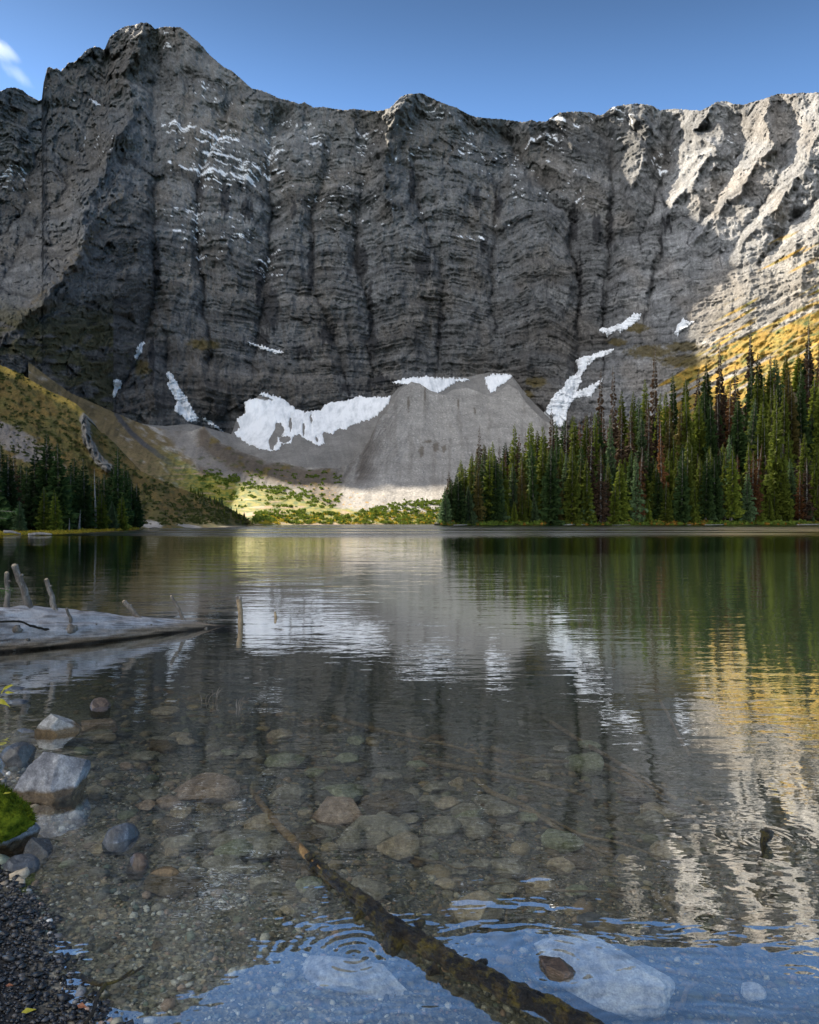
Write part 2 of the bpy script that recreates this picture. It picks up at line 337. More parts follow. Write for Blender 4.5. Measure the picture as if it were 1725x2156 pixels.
# snow patches, each a sheet of its own (frame coordinates of their outlines)
def r3(l): return [(a / 2, b / 2 + 589.6) for a, b in l]
def r4(l): return [(a / 2 + 862.5, b / 2 + 589.6) for a, b in l]
S_MAIN = r3([(985, 640), (1010, 620), (995, 585), (1035, 560), (1030, 515), (1065, 497), (1110, 505), (1150, 505), (1090, 480), (1105, 472), (1160, 488), (1200, 505), (1250, 545), (1290, 555), (1350, 548), (1380, 520), (1430, 510), (1470, 505), (1510, 490), (1570, 495), (1645, 490), (1640, 520), (1600, 560), (1560, 590), (1500, 605), (1450, 630), (1430, 625), (1400, 650), (1370, 640), (1355, 650), (1370, 690), (1345, 700), (1300, 680), (1260, 650), (1235, 660), (1225, 690), (1185, 690), (1180, 720), (1100, 715), (1040, 690), (1000, 660)])
SNOW = [
 ('scree', S_MAIN, 'largest snowfield, broad white apron under the cliff beside the moraine bowl'),
 ('wall', r3([(695, 395), (712, 382), (735, 410), (745, 430), (790, 500), (810, 540), (838, 580), (828, 600), (795, 600), (770, 575), (735, 555), (730, 545), (742, 525), (740, 505), (715, 460), (700, 440), (710, 425)]), 'tall narrow snow tongue between two rock buttresses left of the snowfield'),
 ('wall', r3([(846, 572), (900, 603), (968, 655), (958, 653), (900, 620), (855, 590)]), 'thin white sliver of snow slanting down from the narrow snow tongue'),
 ('wall', r3([(475, 420), (500, 415), (514, 425), (507, 455), (485, 495), (470, 495), (480, 455)]), 'small snow patch at the foot of the leftmost dark cliff'),
 ('wall', r3([(575, 285), (605, 255), (612, 262), (600, 300), (575, 340), (568, 325)]), 'small upright snow patch in the gully between the dark left cliffs'),
 ('scree', r4([(-75, 432), (-25, 415), (60, 408), (130, 410), (240, 416), (256, 423), (200, 427), (150, 462), (105, 482), (85, 470), (40, 434), (0, 442), (-25, 438)]), 'white snow strip hanging over the apex of the grey scree cone'),
 ('scree', r4([(318, 410), (345, 398), (410, 394), (432, 405), (400, 432), (370, 456), (345, 478), (330, 460)]), 'wedge of snow at the top right corner of the scree cone'),
 ('wall', r4([(500, 565), (540, 562), (570, 555), (590, 510), (620, 470), (650, 450), (665, 410), (700, 395), (712, 365), (693, 345), (720, 323), (760, 318), (800, 300), (862, 288), (855, 305), (800, 327), (760, 350), (740, 380), (720, 410), (732, 430), (715, 440), (705, 470), (740, 453), (812, 415), (810, 432), (780, 470), (765, 495), (735, 490), (700, 500), (680, 520), (665, 560), (650, 620), (600, 625), (540, 600)]), 'long diagonal snow gully behind the treetops of the right forest'),
 ('wall', r4([(797, 207), (810, 195), (830, 203), (870, 188), (890, 185), (920, 160), (945, 138), (978, 142), (970, 162), (930, 197), (890, 220), (870, 212), (850, 227), (832, 238), (820, 222), (800, 220)]), 'jagged snow patch high on the rock above the long snow gully'),
 ('wall', r4([(1128, 185), (1155, 156), (1165, 173), (1202, 174), (1185, 192), (1150, 212), (1128, 235), (1116, 230), (1122, 205)]), 'kite shaped snow patch farthest right, below the sunlit slope'),
 ('wall', r3([(1042, 260), (1090, 272), (1198, 304), (1185, 314), (1130, 300), (1050, 272)]), 'thin snow line on a ledge above the largest snowfield'),
]
def near_snow(x, y):
    m = np.full(np.shape(x), 1e9)
    for kind, pl, _ in SNOW:
        bx = [p[0] for p in pl]; by = [p[1] for p in pl]
        s = (x > min(bx) - 12) & (x < max(bx) + 12) & (y > min(by) - 12) & (y < max(by) + 12)
        if s.any():
            d = polydist(x[s], y[s], pl); d[inpoly(x[s], y[s], pl)] *= -1; m[s] = np.minimum(m[s], d)
    return m
def wall_surf(x, y):
    """final wall depth with the scree bowl kept in front of it"""
    D, led, near, s = wall_depth(x, y)
    sc = SCREE(x, y) + 7
    ins = (x > 225) & (x < 1165) & (y > interp(x, SCREE_TOP) - 2)
    D = np.where(ins, np.maximum(D, sc + 8 * sst(0, 12, y - interp(x, SCREE_TOP))), D)
    return D, led, near, s
SNOWY = [(460, 320, 85, 60, 1.0, 0.45), (520, 360, 60, 45, 1.0, 0.6), (380, 270, 45, 25, .95, 0.2), (660, 300, 40, 45, .75, 0), (765, 300, 25, 50, .8, 0), (350, 85, 14, 34, .8, 0), (600, 260, 90, 16, .6, 0), (1000, 320, 50, 60, .6, .8), (1100, 380, 70, 60, .7, 1.0), (1300, 245, 60, 40, .75, 0),
    (430, 360, 90, 40, .85, 0.5), (400, 470, 70, 60, .72, 0), (500, 500, 60, 70, .66, 0), (580, 330, 50, 50, .7, .4), (850, 300, 60, 60, .5, 0), (1150, 300, 80, 40, .62, .5), (1220, 400, 50, 60, .6, 0), (450, 200, 70, 30, .62, .5), (560, 560, 60, 60, .5, 0), (930, 240, 60, 20, .6, .4), (740, 380, 60, 30, .6, 0), (420, 540, 20, 50, .6, 0), (30, 370, 45, 50, .8, .2), (1390, 340, 25, 40, .8, 0), (1545, 300, 20, 60, .55, 0), (660, 420, 60, 20, .55, 0), (990, 500, 60, 14, .5, 0), (1060, 480, 60, 16, .45, 0), (160, 215, 70, 8, .85, 0), (1175, 250, 60, 10, .8, 0), (180, 300, 100, 60, .4, 0), (1230, 270, 60, 25, .6, 0), (700, 440, 300, 90, .34, 0)]
STAIN = [(1005, 418, 10, 28), (1050, 428, 11, 26), (868, 390, 8, 50), (760, 550, 17, 42), (570, 650, 22, 52), (545, 600, 8, 60), (690, 705, 22, 22), (785, 720, 12, 34), (1208, 465, 12, 44), (1256, 480, 10, 34), (1284, 470, 7, 60), (475, 420, 12, 40), (330, 560, 10, 60), (640, 740, 20, 16), (730, 820, 12, 14), (205, 690, 14, 40), (890, 560, 22, 34), (655, 560, 7, 70), (1405, 470, 13, 18), (420, 400, 12, 24), (520, 440, 16, 24), (320, 760, 8, 60), (800, 800, 30, 12), (1020, 520, 10, 26), (620, 440, 8, 24), (555, 720, 14, 30), (1222, 600, 4, 80), (1270, 640, 4, 70), (925, 700, 4, 60), (780, 640, 5, 60)]
def wall_color(x, y, D, led, near, s):
    v = 0.104 + 0.016 * fbm(x / 200, y / 200, 201, 3)
    band = gn(s / 11.0, x / 900, 205) + 0.6 * gn(s / 4.2, x / 500, 206) + 0.8 * gn(s / 30, x / 900, 207)
    band = band + 0.7 * gn(s / 2.1, x / 160, 215); v = v * (1 + 0.36 * band) * (1 + 0.24 * fbm(x / 9, y / 22, 208, 3) + 0.10 * ridged(x / 22, y / 160, 209, 3)) * (1 + 0.30 * fbm(x / 3.2, y / 4.5, 210, 2) + 0.12 * ridged(x / 5, y / 40, 212, 2))
    c = np.stack([v * 0.99, v * 0.99, v * 1.01], -1)
    warm = sst(-0.1, 0.5, fbm(x / 120, y / 110, 211, 3) + 0.35 * sst(420, 120, x) + 0.25 * sst(560, 800, y))
    c = mixc(c, np.stack([v * 1.06, v * 0.94, v * 0.83], -1), warm * 0.6)
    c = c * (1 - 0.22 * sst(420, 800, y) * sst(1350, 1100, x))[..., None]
    # lighter grey layers
    c = c * (1 + 0.4 * sst(0.35, 0.8, gn(s / 55, x / 1200, 213)) * sst(-.2, .4, fbm(x / 70, y / 12, 214, 3)))[..., None]
    # wet black streaks in gullies and below overhangs
    st = np.zeros(x.shape)
    jx = x + 5 * fbm(x / 9, y / 14, 217, 3); jy = y + 16 * fbm(x / 6, y / 40, 218, 3)
    for cx_, cy_, a, b in STAIN:
        r = np.abs((jx - cx_) / a) ** 2.2 + np.abs((jy - cy_) / b) ** 2.2; st = np.maximum(st, np.exp(-r * 0.8))
    streak = ridged(x / 5.5, y / 46, 221, 3)
    dark = sst(0.46, 0.74, st * 0.95 + 0.30 * streak * st + 0.16 * fbm(x / 5, y / 16, 219, 3))
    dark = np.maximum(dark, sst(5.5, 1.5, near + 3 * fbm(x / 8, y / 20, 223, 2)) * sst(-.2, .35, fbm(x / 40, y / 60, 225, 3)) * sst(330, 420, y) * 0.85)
    drip = sst(0.45, 0.8, ridged(x / 4.2, y / 60, 227, 2)) * sst(0.1, 0.5, fbm(x / 60, s / 26, 229, 3)) * 0.55
    dark = np.maximum(dark, drip * sst(1500, 1350, x))
    c = mixc(c, (0.022, 0.022, 0.025), dark * 0.85)
    # turf on the right-hand slope, on the left arete and above the foot of the wall
    line = interp(x, [(1280, 790), (1360, 730), (1440, 700), (1490, 635), (1540, 560), (1600, 520), (1660, 480), (1725, 440), (1900, 350)])
    gm = sst(-30, 90, y - line) * sst(1360, 1450, x)
    tex = fbm((x + y * 1.1) / 80, (y + x * 0.52) / 17, 231, 4)
    turf = sst(0.46, 0.60, gm * 0.30 + 0.62 * tex + 0.42 * sst(-10, 60, y - interp(x, [(1400, 745), (1500, 712), (1600, 668), (1725, 605), (1900, 530)])))
    turf = turf * sst(0.02, 0.1, gm)
    gold = mixc(np.broadcast_to(np.array([0.30, 0.185, 0.035]), c.shape), (0.20, 0.16, 0.04), sst(-.3, .5, fbm(x / 30, y / 14, 233, 3)))
    grn = sst(0.22, 0.4, fbm(x / 22 + y / 60, (y + x * .5) / 9, 235, 4)) * sst(560, 680, y)
    gold = mixc(gold, (0.045, 0.07, 0.018), grn * 0.9)
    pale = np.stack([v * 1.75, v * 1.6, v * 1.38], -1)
    rl = sst(1250, 1480, x + 0.1 * (y - 400)); c = mixc(c, c * 1.75, rl * (1 - dark)); c = mixc(c, pale, gm * 0.5)  # rock on the sunlit right side painted lighter, sunlight boosted in the colour
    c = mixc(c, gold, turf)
    ar = np.exp(-polydist(x, y, [(262, 400), (182, 520), (120, 590), (60, 650), (0, 700)], False) / 16)
    tl = sst(0.5, 0.75, ar + 0.4 * fbm(x / 20, y / 14, 237, 4)); c = mixc(c, (0.13, 0.095, 0.05), tl * 0.55 * sst(-.1, .3, fbm(x / 9, y / 9, 238, 3)))
    lo = sst(0.1, 0.45, fbm(x / 60, y / 26, 239, 4) + 0.5 * sst(60, -30, y - interp(x, [(-300, 560), (0, 690), (170, 800), (240, 850)])) * (x < 240) - 0.45 * (x > 240)) * (x < 300)
    c = mixc(c, (0.06, 0.055, 0.022), lo * sst(600, 700, y + 0.0 * x) * 0.8)
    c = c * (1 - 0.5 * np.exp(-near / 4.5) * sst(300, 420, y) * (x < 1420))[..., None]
    foot = np.zeros(x.shape)
    for cx_, cy_, a, b in [(1130, 805, 26, 14), (1110, 830, 18, 10), (1370, 740, 60, 16), (1340, 690, 30, 12), (430, 725, 40, 14), (300, 775, 20, 22), (1440, 730, 50, 12), (1300, 720, 25, 10), (1450, 760, 80, 16)]:
        foot = np.maximum(foot, np.exp(-(((x - cx_) / a) ** 2 + ((y - cy_) / b) ** 2)))
    c = mixc(c, (0.085, 0.065, 0.022), sst(0.35, 0.7, foot + 0.3 * fbm(x / 12, y / 8, 241, 3)) * 0.85)
    # snow caught on ledges
    sn = np.zeros(x.shape)
    for cx_, cy_, a, b, k_, sl_ in SNOWY:
        yy = y - cy_ - sl_ * (x - cx_) * 0.5; sn = np.maximum(sn, k_ * np.exp(-(((x - cx_) / a) ** 2 + (yy / b) ** 2)))
    pn = fbm(x / 14, s / 7, 251, 3); pn = pn + 0.25 * fbm(x / 4, s / 3.5, 252, 2); snow = sst(0.60, 0.68, sn * 0.38 + 0.58 * led * np.sqrt(sn) + 0.46 * pn)
    snow = np.maximum(snow, sst(0.74, 0.82, sn * 0.55 + 0.38 * pn + 0.42 * np.exp(-near / 5.0) * (sn > 0.3)))
    c = mixc(c, (0.72, 0.74, 0.78), snow * (gm < 0.5))
    return np.clip(c, 0.004, 0.9)
xs = np.unique(np.concatenate([np.arange(-420, -20, 9.0), np.arange(-20, 1750, 1.9), np.arange(1750, 2300, 9.0)]))
top = interp(xs, RIDGE) + (1.6 * fbm(xs / 7, xs * 0, 301, 3) + 1.0 * fbm(xs / 3.2, xs * 0, 303, 1))
bot = np.full(xs.shape, 1118.0)
X, Yy, T = rowgrid(xs, top, bot, 500, 1.0)
D, led, near, s_ = wall_surf(X, Yy)
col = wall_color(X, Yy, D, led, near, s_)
P = W(X, Yy, D)
# the ridge is rounded over and runs down the far side
back = []
for dY, dZ in ((700, -420), (350, -170), (140, -50), (45, -9), (14, -1.0)):
    b = P[0].copy(); k_ = (b[:, 1] + dY * D[0] / 1000) / b[:, 1]; b[:, 0] *= k_; b[:, 1] *= k_; b[:, 2] += dZ; back.append(b)
P = np.concatenate([np.array(back), P]); colb = np.concatenate([np.repeat(col[:1], 5, 0), col])
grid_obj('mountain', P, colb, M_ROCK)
MWALL = (X, Yy, D)

# scree bowl behind the moraine
xs = np.arange(228, 1166, 2.4); X, Yy, T = rowgrid(xs, interp(xs, SCREE_TOP), np.full(xs.shape, 1060.0), 130)
D = scree_depth(X, Yy); D = np.where(T < 0.02, D + 12, D)
v = 0.18 * (1 + 0.18 * fbm(X / 60, Yy / 40, 311, 4) + 0.14 * fbm(X / 14 - Yy / 30, Yy / 30, 313, 3))
c = np.stack([v * 1.03, v * 0.98, v * 0.93], -1)
grid_obj('scree_bowl', W(X, Yy, D), c, M_SCREE)

# snow patches laid on the wall and the scree
def snow_patch(kind, poly, label):
    bx = [p[0] for p in poly]; by = [p[1] for p in poly]
    st_ = 1.15 if max(bx) - min(bx) > 120 else 0.8
    gx = np.arange(min(bx) - 5, max(bx) + 5, st_); gy = np.arange(min(by) - 5, max(by) + 5, st_)
    X, Yy = np.meshgrid(gx, gy)
    wx = X + 2.6 * fbm(X / 9, Yy / 9, 321, 3) + 1.6 * fbm(X / 3, Yy / 12, 322, 2); wy = Yy + 2.6 * fbm(X / 8, Yy / 9, 323, 3) + 3.0 * fbm(X / 3.5, Yy / 30, 324, 2)
    d = polydist(wx, wy, poly); ins = inpoly(wx, wy, poly); d = np.where(ins, d, -d)
    if poly is S_MAIN:                        # bare rock shows through
        for cx_, cy_, a, b in ((588, 905, 9, 15), (573, 932, 6, 14), (600, 925, 13, 6), (612, 895, 2, 14), (640, 905, 2, 12), (668, 925, 4, 5), (580, 918, 5, 16), (655, 880, 1.5, 12)):
            r = np.sqrt(((wx - cx_ - 0.35 * (wy - cy_) * -1 * 0) / a) ** 2 + ((wy - cy_) / b) ** 2); d = np.minimum(d, (r - 1) * min(a, b))
    mask = d > -1.2
    if kind == 'scree': D = SCREE(X, Yy) + 1.0 * fbm(X / 50, Yy / 40, 325, 3)
    else: D = wall_depth(X, Yy, False)
    full = wall_surf(X, Yy)[0] if kind == 'wall' else scree_depth(X, Yy)
    if kind == 'scree': full = np.minimum(full, wall_surf(X, Yy)[0])
    D = np.minimum(D, full - 0.6) - 2.0 * sst(0, 4, d)
    if kind == 'wall': D = full - 0.5 - 3.0 * sst(0, 3.5, d); D = np.where(d < 0, full + 2.5, D)
    else: D = np.where(d < 0, scree_depth(X, Yy) + 2.5, D)
    c = np.zeros(X.shape + (3,)) + 0.85
    o = grid_obj('snow_patch', W(X, Yy, D), c, M_SNOW, mask, None)
    return tag(o, label, 'snow patch', 'snow patches under the cliffs')
for k_, pl_, lb_ in SNOW: snow_patch(k_, pl_, lb_)

# ------------------------------------------------------------------ scree cone, moraine and far meadow
MOR = TPS([(-60, 1105, 330), (150, 830, 545), (240, 865, 588), (300, 885, 612), (400, 900, 600), (430, 905, 575), (520, 958, 530), (640, 985, 500), (700, 985, 490), (750, 975, 512), (775, 930, 570), (797, 880, 640), (870, 812, 740), (960, 820, 745),
    (1050, 812, 750), (1100, 830, 710), (1150, 900, 610), (930, 1050, 405), (800, 1062, 385), (700, 1072, 365), (600, 1062, 365), (500, 1095, 322), (520, 1108, 215), (930, 1103.5, 352), (700, 1104.6, 303), (600, 1106, 255), (300, 1000, 440), (150, 950, 450), (1200, 1100, 350),
    (1000, 950, 545), (870, 950, 560), (640, 1030, 430), (500, 1000, 440), (400, 960, 500), (60, 800, 500), (760, 1060, 384)], 1e-5)
MOR_TOP = [(60, 762), (110, 800), (150, 828), (200, 850), (240, 868), (300, 893), (350, 905), (405, 908), (418, 902), (430, 898), (445, 915), (470, 933), (500, 946), (520, 955), (560, 968), (600, 974), (640, 984), (700, 986), (735, 978), (760, 955), (778, 925), (793, 890), (800, 878), (815, 868), (826, 845), (846, 818), (866, 804), (885, 808), (905, 822), (935, 832), (955, 820), (985, 816), (1035, 834), (1050, 826), (1070, 808), (1090, 820), (1110, 850), (1140, 880), (1200, 920), (1300, 985), (1400, 1060)]
SHORE_FAR = [(60, 1112), (440, 1111.5), (520, 1108), (600, 1106.2), (700, 1105), (760, 1104.6), (930, 1103.8), (1200, 1103.8)]
xs = np.arange(60, 1400, 2.0); tp = interp(xs, MOR_TOP) + 1.0 * fbm(xs / 9, xs * 0, 331, 3); X, Yy, T = rowgrid(xs, tp, interp(xs, SHORE_FAR) + 0.25, 210)
def mor_depth(X, Yy):
    b = MOR(X, Yy)
    k = sst(200, 520, b)
    b = b + k * (4.5 * fbm(X / 55, Yy / 30, 341, 4) - 2.5 * ridged(X / 16 + Yy / 40, Yy / 60, 343, 3) * sst(800, 700, X))
    rad = (X - 905 + (Yy - 800) * 0.12) / (14 + (Yy - 790).clip(0) * 0.55); b = b - sst(690, 800, X) * k * (4 * ridged(rad * 1.6 + 0.15 * fbm(X / 40, Yy / 40, 345, 3), Yy / 260, 347, 3) * sst(800, 900, Yy) + 1.2 * ridged(X / 5, Yy / 9, 349, 2))
    b = b - 10 * np.exp(-((X - 600) / 90) ** 2 - ((Yy - 1078) / 14) ** 2) * k
    return b
D = mor_depth(X, Yy); D = D * 1.0
v = 0.265 * (1 + 0.14 * fbm(X / 60, Yy / 90, 351, 4) + 0.08 * fbm((X + 6 * fbm(X / 30, Yy / 30, 352, 3) - 900 + (Yy - 800) * 0.1) / 9, Yy / 90, 353, 4))
c = np.stack([v * 1.04, v * 0.985, v * 0.92], -1)
line = interp(X, [(60, 800), (350, 935), (420, 985), (520, 1010), (650, 1040), (720, 1062), (930, 1073), (1200, 1075)])
bl = fbm(X / 3.0, Yy / 2.2, 358, 2); c = c * (1 + 0.5 * sst(.45, .7, bl) - 0.35 * sst(-.45, -.7, bl))[..., None]
c = mixc(c, (0.13, 0.115, 0.10), sst(.1, .5, fbm((X - 905) / 16 + 0.2 * fbm(X / 30, Yy / 30, 360, 2), Yy / 120, 364, 4)) * sst(800, 850, Yy) * sst(780, 840, X) * .35)
# brown eroded earth on the moraine flank
br = sst(-8, 10, (Yy - tp[None]) + 6 * fbm(X / 25, Yy / 14, 355, 3)) * sst(745, 690, X + 8 * fbm(X / 9, Yy / 9, 356, 3)) * sst(400, 425, X)
fan = sst(-0.25, 0.55, 0.22 + 0.6 * fbm(X / 16 + Yy / 40, Yy / 34, 357, 4) + 0.5 * np.exp(-(((X - 770) / 22) ** 2 + ((Yy - (985 - 1.6 * (X - 770))) / 40) ** 2)))
c = mixc(c, (0.085, 0.064, 0.046), br * 0.9)
c = mixc(c, (0.062, 0.048, 0.038), fan * np.exp(-((X - 760 + (Yy - 960) * 0.25) / 45) ** 2) * sst(1040, 1000, Yy) * 0.8)
# little eroded hollows on the cone
for cx_, cy_, a, b in ((888, 950, 6, 14), (918, 940, 8, 12), (935, 945, 6, 9), (902, 930, 10, 4), (965, 850, 3, 12), (1000, 865, 3, 9), (895, 828, 2, 22), (860, 850, 3, 20)):
    c = mixc(c, (0.09, 0.07, 0.05), sst(0.3, 0.7, np.exp(-(((X - cx_) / a) ** 2 + ((Yy - cy_) / b) ** 2)) + 0.4 * fbm(X / 4, Yy / 5, 359, 2)) * 0.7 * (np.hypot((X - cx_) / a, (Yy - cy_) / b) < 2))
# ochre turf on the left of the moraine, thinning downhill
tu = sst(0.25, 0.55, sst(470, 250, X - (Yy - 900) * 0.9) * 0.75 + 0.4 * fbm(X / 40 + Yy / 50, (Yy - X * 0.55) / 14, 361, 4) - 0.12)
c = mixc(c, (0.115, 0.082, 0.03), tu * 0.9)
tu2 = sst(0.2, 0.5, fbm(X / 26, Yy / 15, 363, 4) + 0.45 * np.exp(-(((X - 455) / 32) ** 2 + ((Yy - 925) / 20) ** 2)) + 0.3 * np.exp(-(((X - 560) / 60) ** 2 + ((Yy - 985) / 22) ** 2)) - 0.12) * br
c = mixc(c, (0.12, 0.088, 0.026), tu2 * 0.85)
ch = polydist(X + 4 * fbm(X / 20, Yy / 20, 365, 3), Yy, [(238, 855), (255, 885), (285, 920), (330, 955), (390, 1000), (450, 1030)], False)
c = mixc(c, (0.058, 0.058, 0.062), sst(7, 3, ch) * sst(1040, 960, Yy)); 
gch = polydist(X, Yy + 3 * fbm(X / 20, Yy / 20, 366, 3), [(360, 905), (420, 960), (480, 1005), (560, 1030), (640, 1045)], False); c = mixc(c, (0.155, 0.145, 0.14), sst(24, 10, gch) * 0.8 * sst(420, 402, np.where(Yy < 940, X, 0)))
spk = sst(0.42, 0.62, fbm(X / 7, Yy / 5, 367, 3)); c = mixc(c, (0.30, 0.17, 0.03), spk * sst(20, 0, np.abs(Yy - line) - 18) * sst(560, 620, X) * sst(840, 780, X) * 0.9)
# meadow
md = sst(-5, 6, Yy - line + 5 * fbm(X / 22, Yy / 9, 369, 3) - 9) * sst(300, 440, X)
pal = sst(0.0, 0.4, fbm(X / 50, Yy / 7, 371, 4) + 0.7 * np.exp(-(((X - 560) / 45) ** 2 + ((Yy - 1078) / 10) ** 2)) + 0.7 * np.exp(-(((X - 700) / 300) ** 2 + ((Yy - 1103) / 3) ** 2)) - 0.25)
meadow = mixc(np.broadcast_to(np.array([0.19, 0.17, 0.03]), c.shape), (0.07, 0.10, 0.02), sst(-0.2, 0.35, fbm(X / 14, Yy / 4, 373, 4)))
meadow = mixc(meadow, (0.30, 0.22, 0.14), pal)
c = mixc(c, meadow, md)
grn = sst(0.12, 0.4, fbm(X / 18, Yy / 8, 375, 4) + 0.6 * np.exp(-(polydist(X, Yy, [(440, 1000), (520, 1020), (600, 1035), (660, 1050)], False) / 9) ** 2) - 0.1) * sst(900, 1000, Yy) * sst(720, 620, X) * (1 - md)
c = mixc(c, (0.05, 0.055, 0.018), grn * 0.85)
P = W(X, Yy, D)
back = []
for dY, dZ in ((90, -70), (30, -18), (8, -3)):
    b = P[0].copy(); b[:, 1] += dY; b[:, 2] += dZ; back.append(b)
foot = P[-1].copy(); foot[:, 1] -= 14; foot[:, 2] -= 3
P = np.concatenate([np.array(back), P, foot[None]]); c = np.concatenate([np.repeat(c[:1], 3, 0), c, c[-1:]])
grid_obj('moraine', P, np.clip(c, .004, .9), M_SCREE)

# ------------------------------------------------------------------ left slope
LEFT_TOP = [(-420, 560), (-200, 655), (-60, 728), (0, 768), (40, 785), (75, 806), (110, 826), (140, 838), (160, 850), (176, 868), (186, 884), (200, 902), (225, 918), (250, 945), (290, 988), (330, 1008), (370, 1025), (420, 1042), (460, 1056), (490, 1074), (520, 1092), (535, 1104), (560, 1108)]
SHORE_L = [(-420, 1160), (-60, 1133), (0, 1129), (60, 1128), (120, 1126.5), (200, 1122), (290, 1117), (306, 1113.8), (340, 1113.4), (380, 1112.6), (440, 1111.4), (520, 1108.2), (560, 1108.5)]
def left_depth(x, y):
    tp = interp(x, LEFT_TOP); bt = interp(x, SHORE_L); t = np.clip((bt - y) / np.maximum(bt - tp, 1.0), 0, 1)
    y0 = CAMH * F / (bt - HY); y1 = interp(x, [(-420, 220), (0, 240), (180, 222), (300, 206), (420, 203), (520, 199), (560, 190)])
    flat = interp(x, [(-420, 0.35), (290, 0.28), (330, 0.05), (560, 0.0)])
    e = t ** 0.62 * (1 - flat) + flat * sst(0.0, 0.09, t)
    return y0 + (y1 - y0) * e, t
xs = np.unique(np.concatenate([np.arange(-420, -10, 8.0), np.arange(-10, 561, 2.0)]))
tp = interp(xs, LEFT_TOP) + 1.5 * fbm(xs / 9, xs * 0, 381, 3) * sst(555, 500, xs); X, Yy, T = rowgrid(xs, tp, interp(xs, SHORE_L), 200)
D, t = left_depth(X, Yy)
rk = np.exp(-(polydist(X + 3 * fbm(X / 8, Yy / 8, 382, 2), Yy, [(178, 880), (184, 925), (205, 965), (228, 985)], False) / 11) ** 2)
D = D + (2.2 * fbm(X / 40, Yy / 30, 383, 4) + 0.8 * fbm(X / 9, Yy / 8, 384, 3)) * sst(0.05, .3, t) - rk * 7 * (1 + 0.8 * ridged(X / 8, Yy / 16, 385, 3)) 
och = np.array([0.105, 0.072, 0.022]); c = mixc(np.broadcast_to(och, X.shape + (3,)), (0.085, 0.072, 0.022), sst(-.3, .4, fbm(X / 50, Yy / 40, 391, 4)))
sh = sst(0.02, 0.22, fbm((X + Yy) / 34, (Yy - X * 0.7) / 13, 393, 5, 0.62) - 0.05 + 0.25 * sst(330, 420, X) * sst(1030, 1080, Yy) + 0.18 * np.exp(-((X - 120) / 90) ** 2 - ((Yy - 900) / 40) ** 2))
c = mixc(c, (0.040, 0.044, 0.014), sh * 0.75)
crestm = sst(22, 6, Yy - interp(X, LEFT_TOP)) * sst(190, 170, X) ; c = mixc(c, (0.26, 0.18, 0.04), crestm * 0.9 * (1 - sh * 0.5))  # golden crest grass, brightened in colour to stand for sun on the rim
scr = sst(0.1, 0.4, np.exp(-(((X - 40) / 110) ** 2 + ((Yy - 935 - 0.55 * (X - 40)) / 42) ** 2)) * 0.9 + 0.35 * fbm(X / 30, Yy / 12, 395, 3) - 0.3)
c = mixc(c, (0.15, 0.135, 0.13), scr * 0.9)
v = 0.17 * (1 + 0.35 * fbm(X / 7, Yy / 12, 397, 3)); c = mixc(c, np.stack([v * 1.05, v * 0.98, v * 0.9], -1), sst(0.35, 0.6, rk + 0.15 * fbm(X / 6, Yy / 9, 398, 3)))
for cx_, cy_, a, b in ((318, 1104, 26, 9), (400, 1108, 30, 4)):
    c = mixc(c, (0.25, 0.235, 0.22), sst(0.3, 0.6, np.exp(-(((X - cx_) / a) ** 2 + ((Yy - cy_ - 0.12 * (X - cx_)) / b) ** 2)) + 0.15 * fbm(X / 9, Yy / 4, 399, 3)))
c = mixc(c, (0.30, 0.25, 0.18), sst(455, 475, X) * sst(1106.5, 1108, Yy))
P = W(X, Yy, D); back = []
for dY, dZ in ((60, -50), (20, -9), (6, -1.5)):
    b = P[0].copy(); b[:, 1] += dY; b[:, 2] += dZ; back.append(b)
foot = P[-1].copy(); foot[:, 1] -= 6; foot[:, 2] -= 1.5
P = np.concatenate([np.array(back), P, foot[None]]); c = np.concatenate([np.repeat(c[:1], 3, 0), c, c[-1:]])
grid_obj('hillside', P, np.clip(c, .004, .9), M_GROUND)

# ------------------------------------------------------------------ ground under the right forest
GR_TOP = [(915, 1104.5), (940, 1090), (1000, 1070), (1100, 1048), (1200, 1015), (1300, 972), (1400, 928), (1500, 885), (1600, 846), (1725, 805), (1900, 730), (2300, 600)]
def right_ground(x, t):
    """t 0 at the water, 1 at the back: returns frame row, distance"""
    bt = interp(x, [(915, 1106.6), (1100, 1106.2), (1400, 1105.8), (1725, 1105.4), (2300, 1105.4)]); y0 = CAMH * F / (bt - HY)
    Y = y0 + t * interp(x, [(915, 35), (1000, 70), (1200, 100), (1725, 120), (2300, 90)])
    z1 = (HY - interp(x, GR_TOP)) / F * (y0 + interp(x, [(915, 35), (1000, 70), (1200, 100), (1725, 120), (2300, 90)])) + CAMH
    z = z1 * t ** 1.35 + 0.6 * sst(0, 0.02, t)
    return HY - (z - CAMH) / Y * F, Y
xs = np.unique(np.concatenate([np.arange(915, 1750, 4.0), np.arange(1750, 2300, 20.0)])); tt = np.concatenate([np.linspace(0, .1, 12), np.linspace(.11, 1, 60)])[:, None]
X = np.broadcast_to(xs[None], (len(tt), len(xs))); T = np.broadcast_to(tt, X.shape); Yy, D = right_ground(X, T)
P = W(X, Yy, D); P[..., 2] += 0.7 * fbm(P[..., 0] / 12, P[..., 1] / 12, 401, 3) * sst(0.01, 0.1, T)
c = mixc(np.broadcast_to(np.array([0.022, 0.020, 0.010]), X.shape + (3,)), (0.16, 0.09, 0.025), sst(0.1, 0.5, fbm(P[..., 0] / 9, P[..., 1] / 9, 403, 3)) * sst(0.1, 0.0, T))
f1 = P[0].copy(); f1[:, 1] -= 8; f1[:, 2] = -2.0; b1 = P[-1].copy(); b1[:, 1] += 60; b1[:, 2] += -12
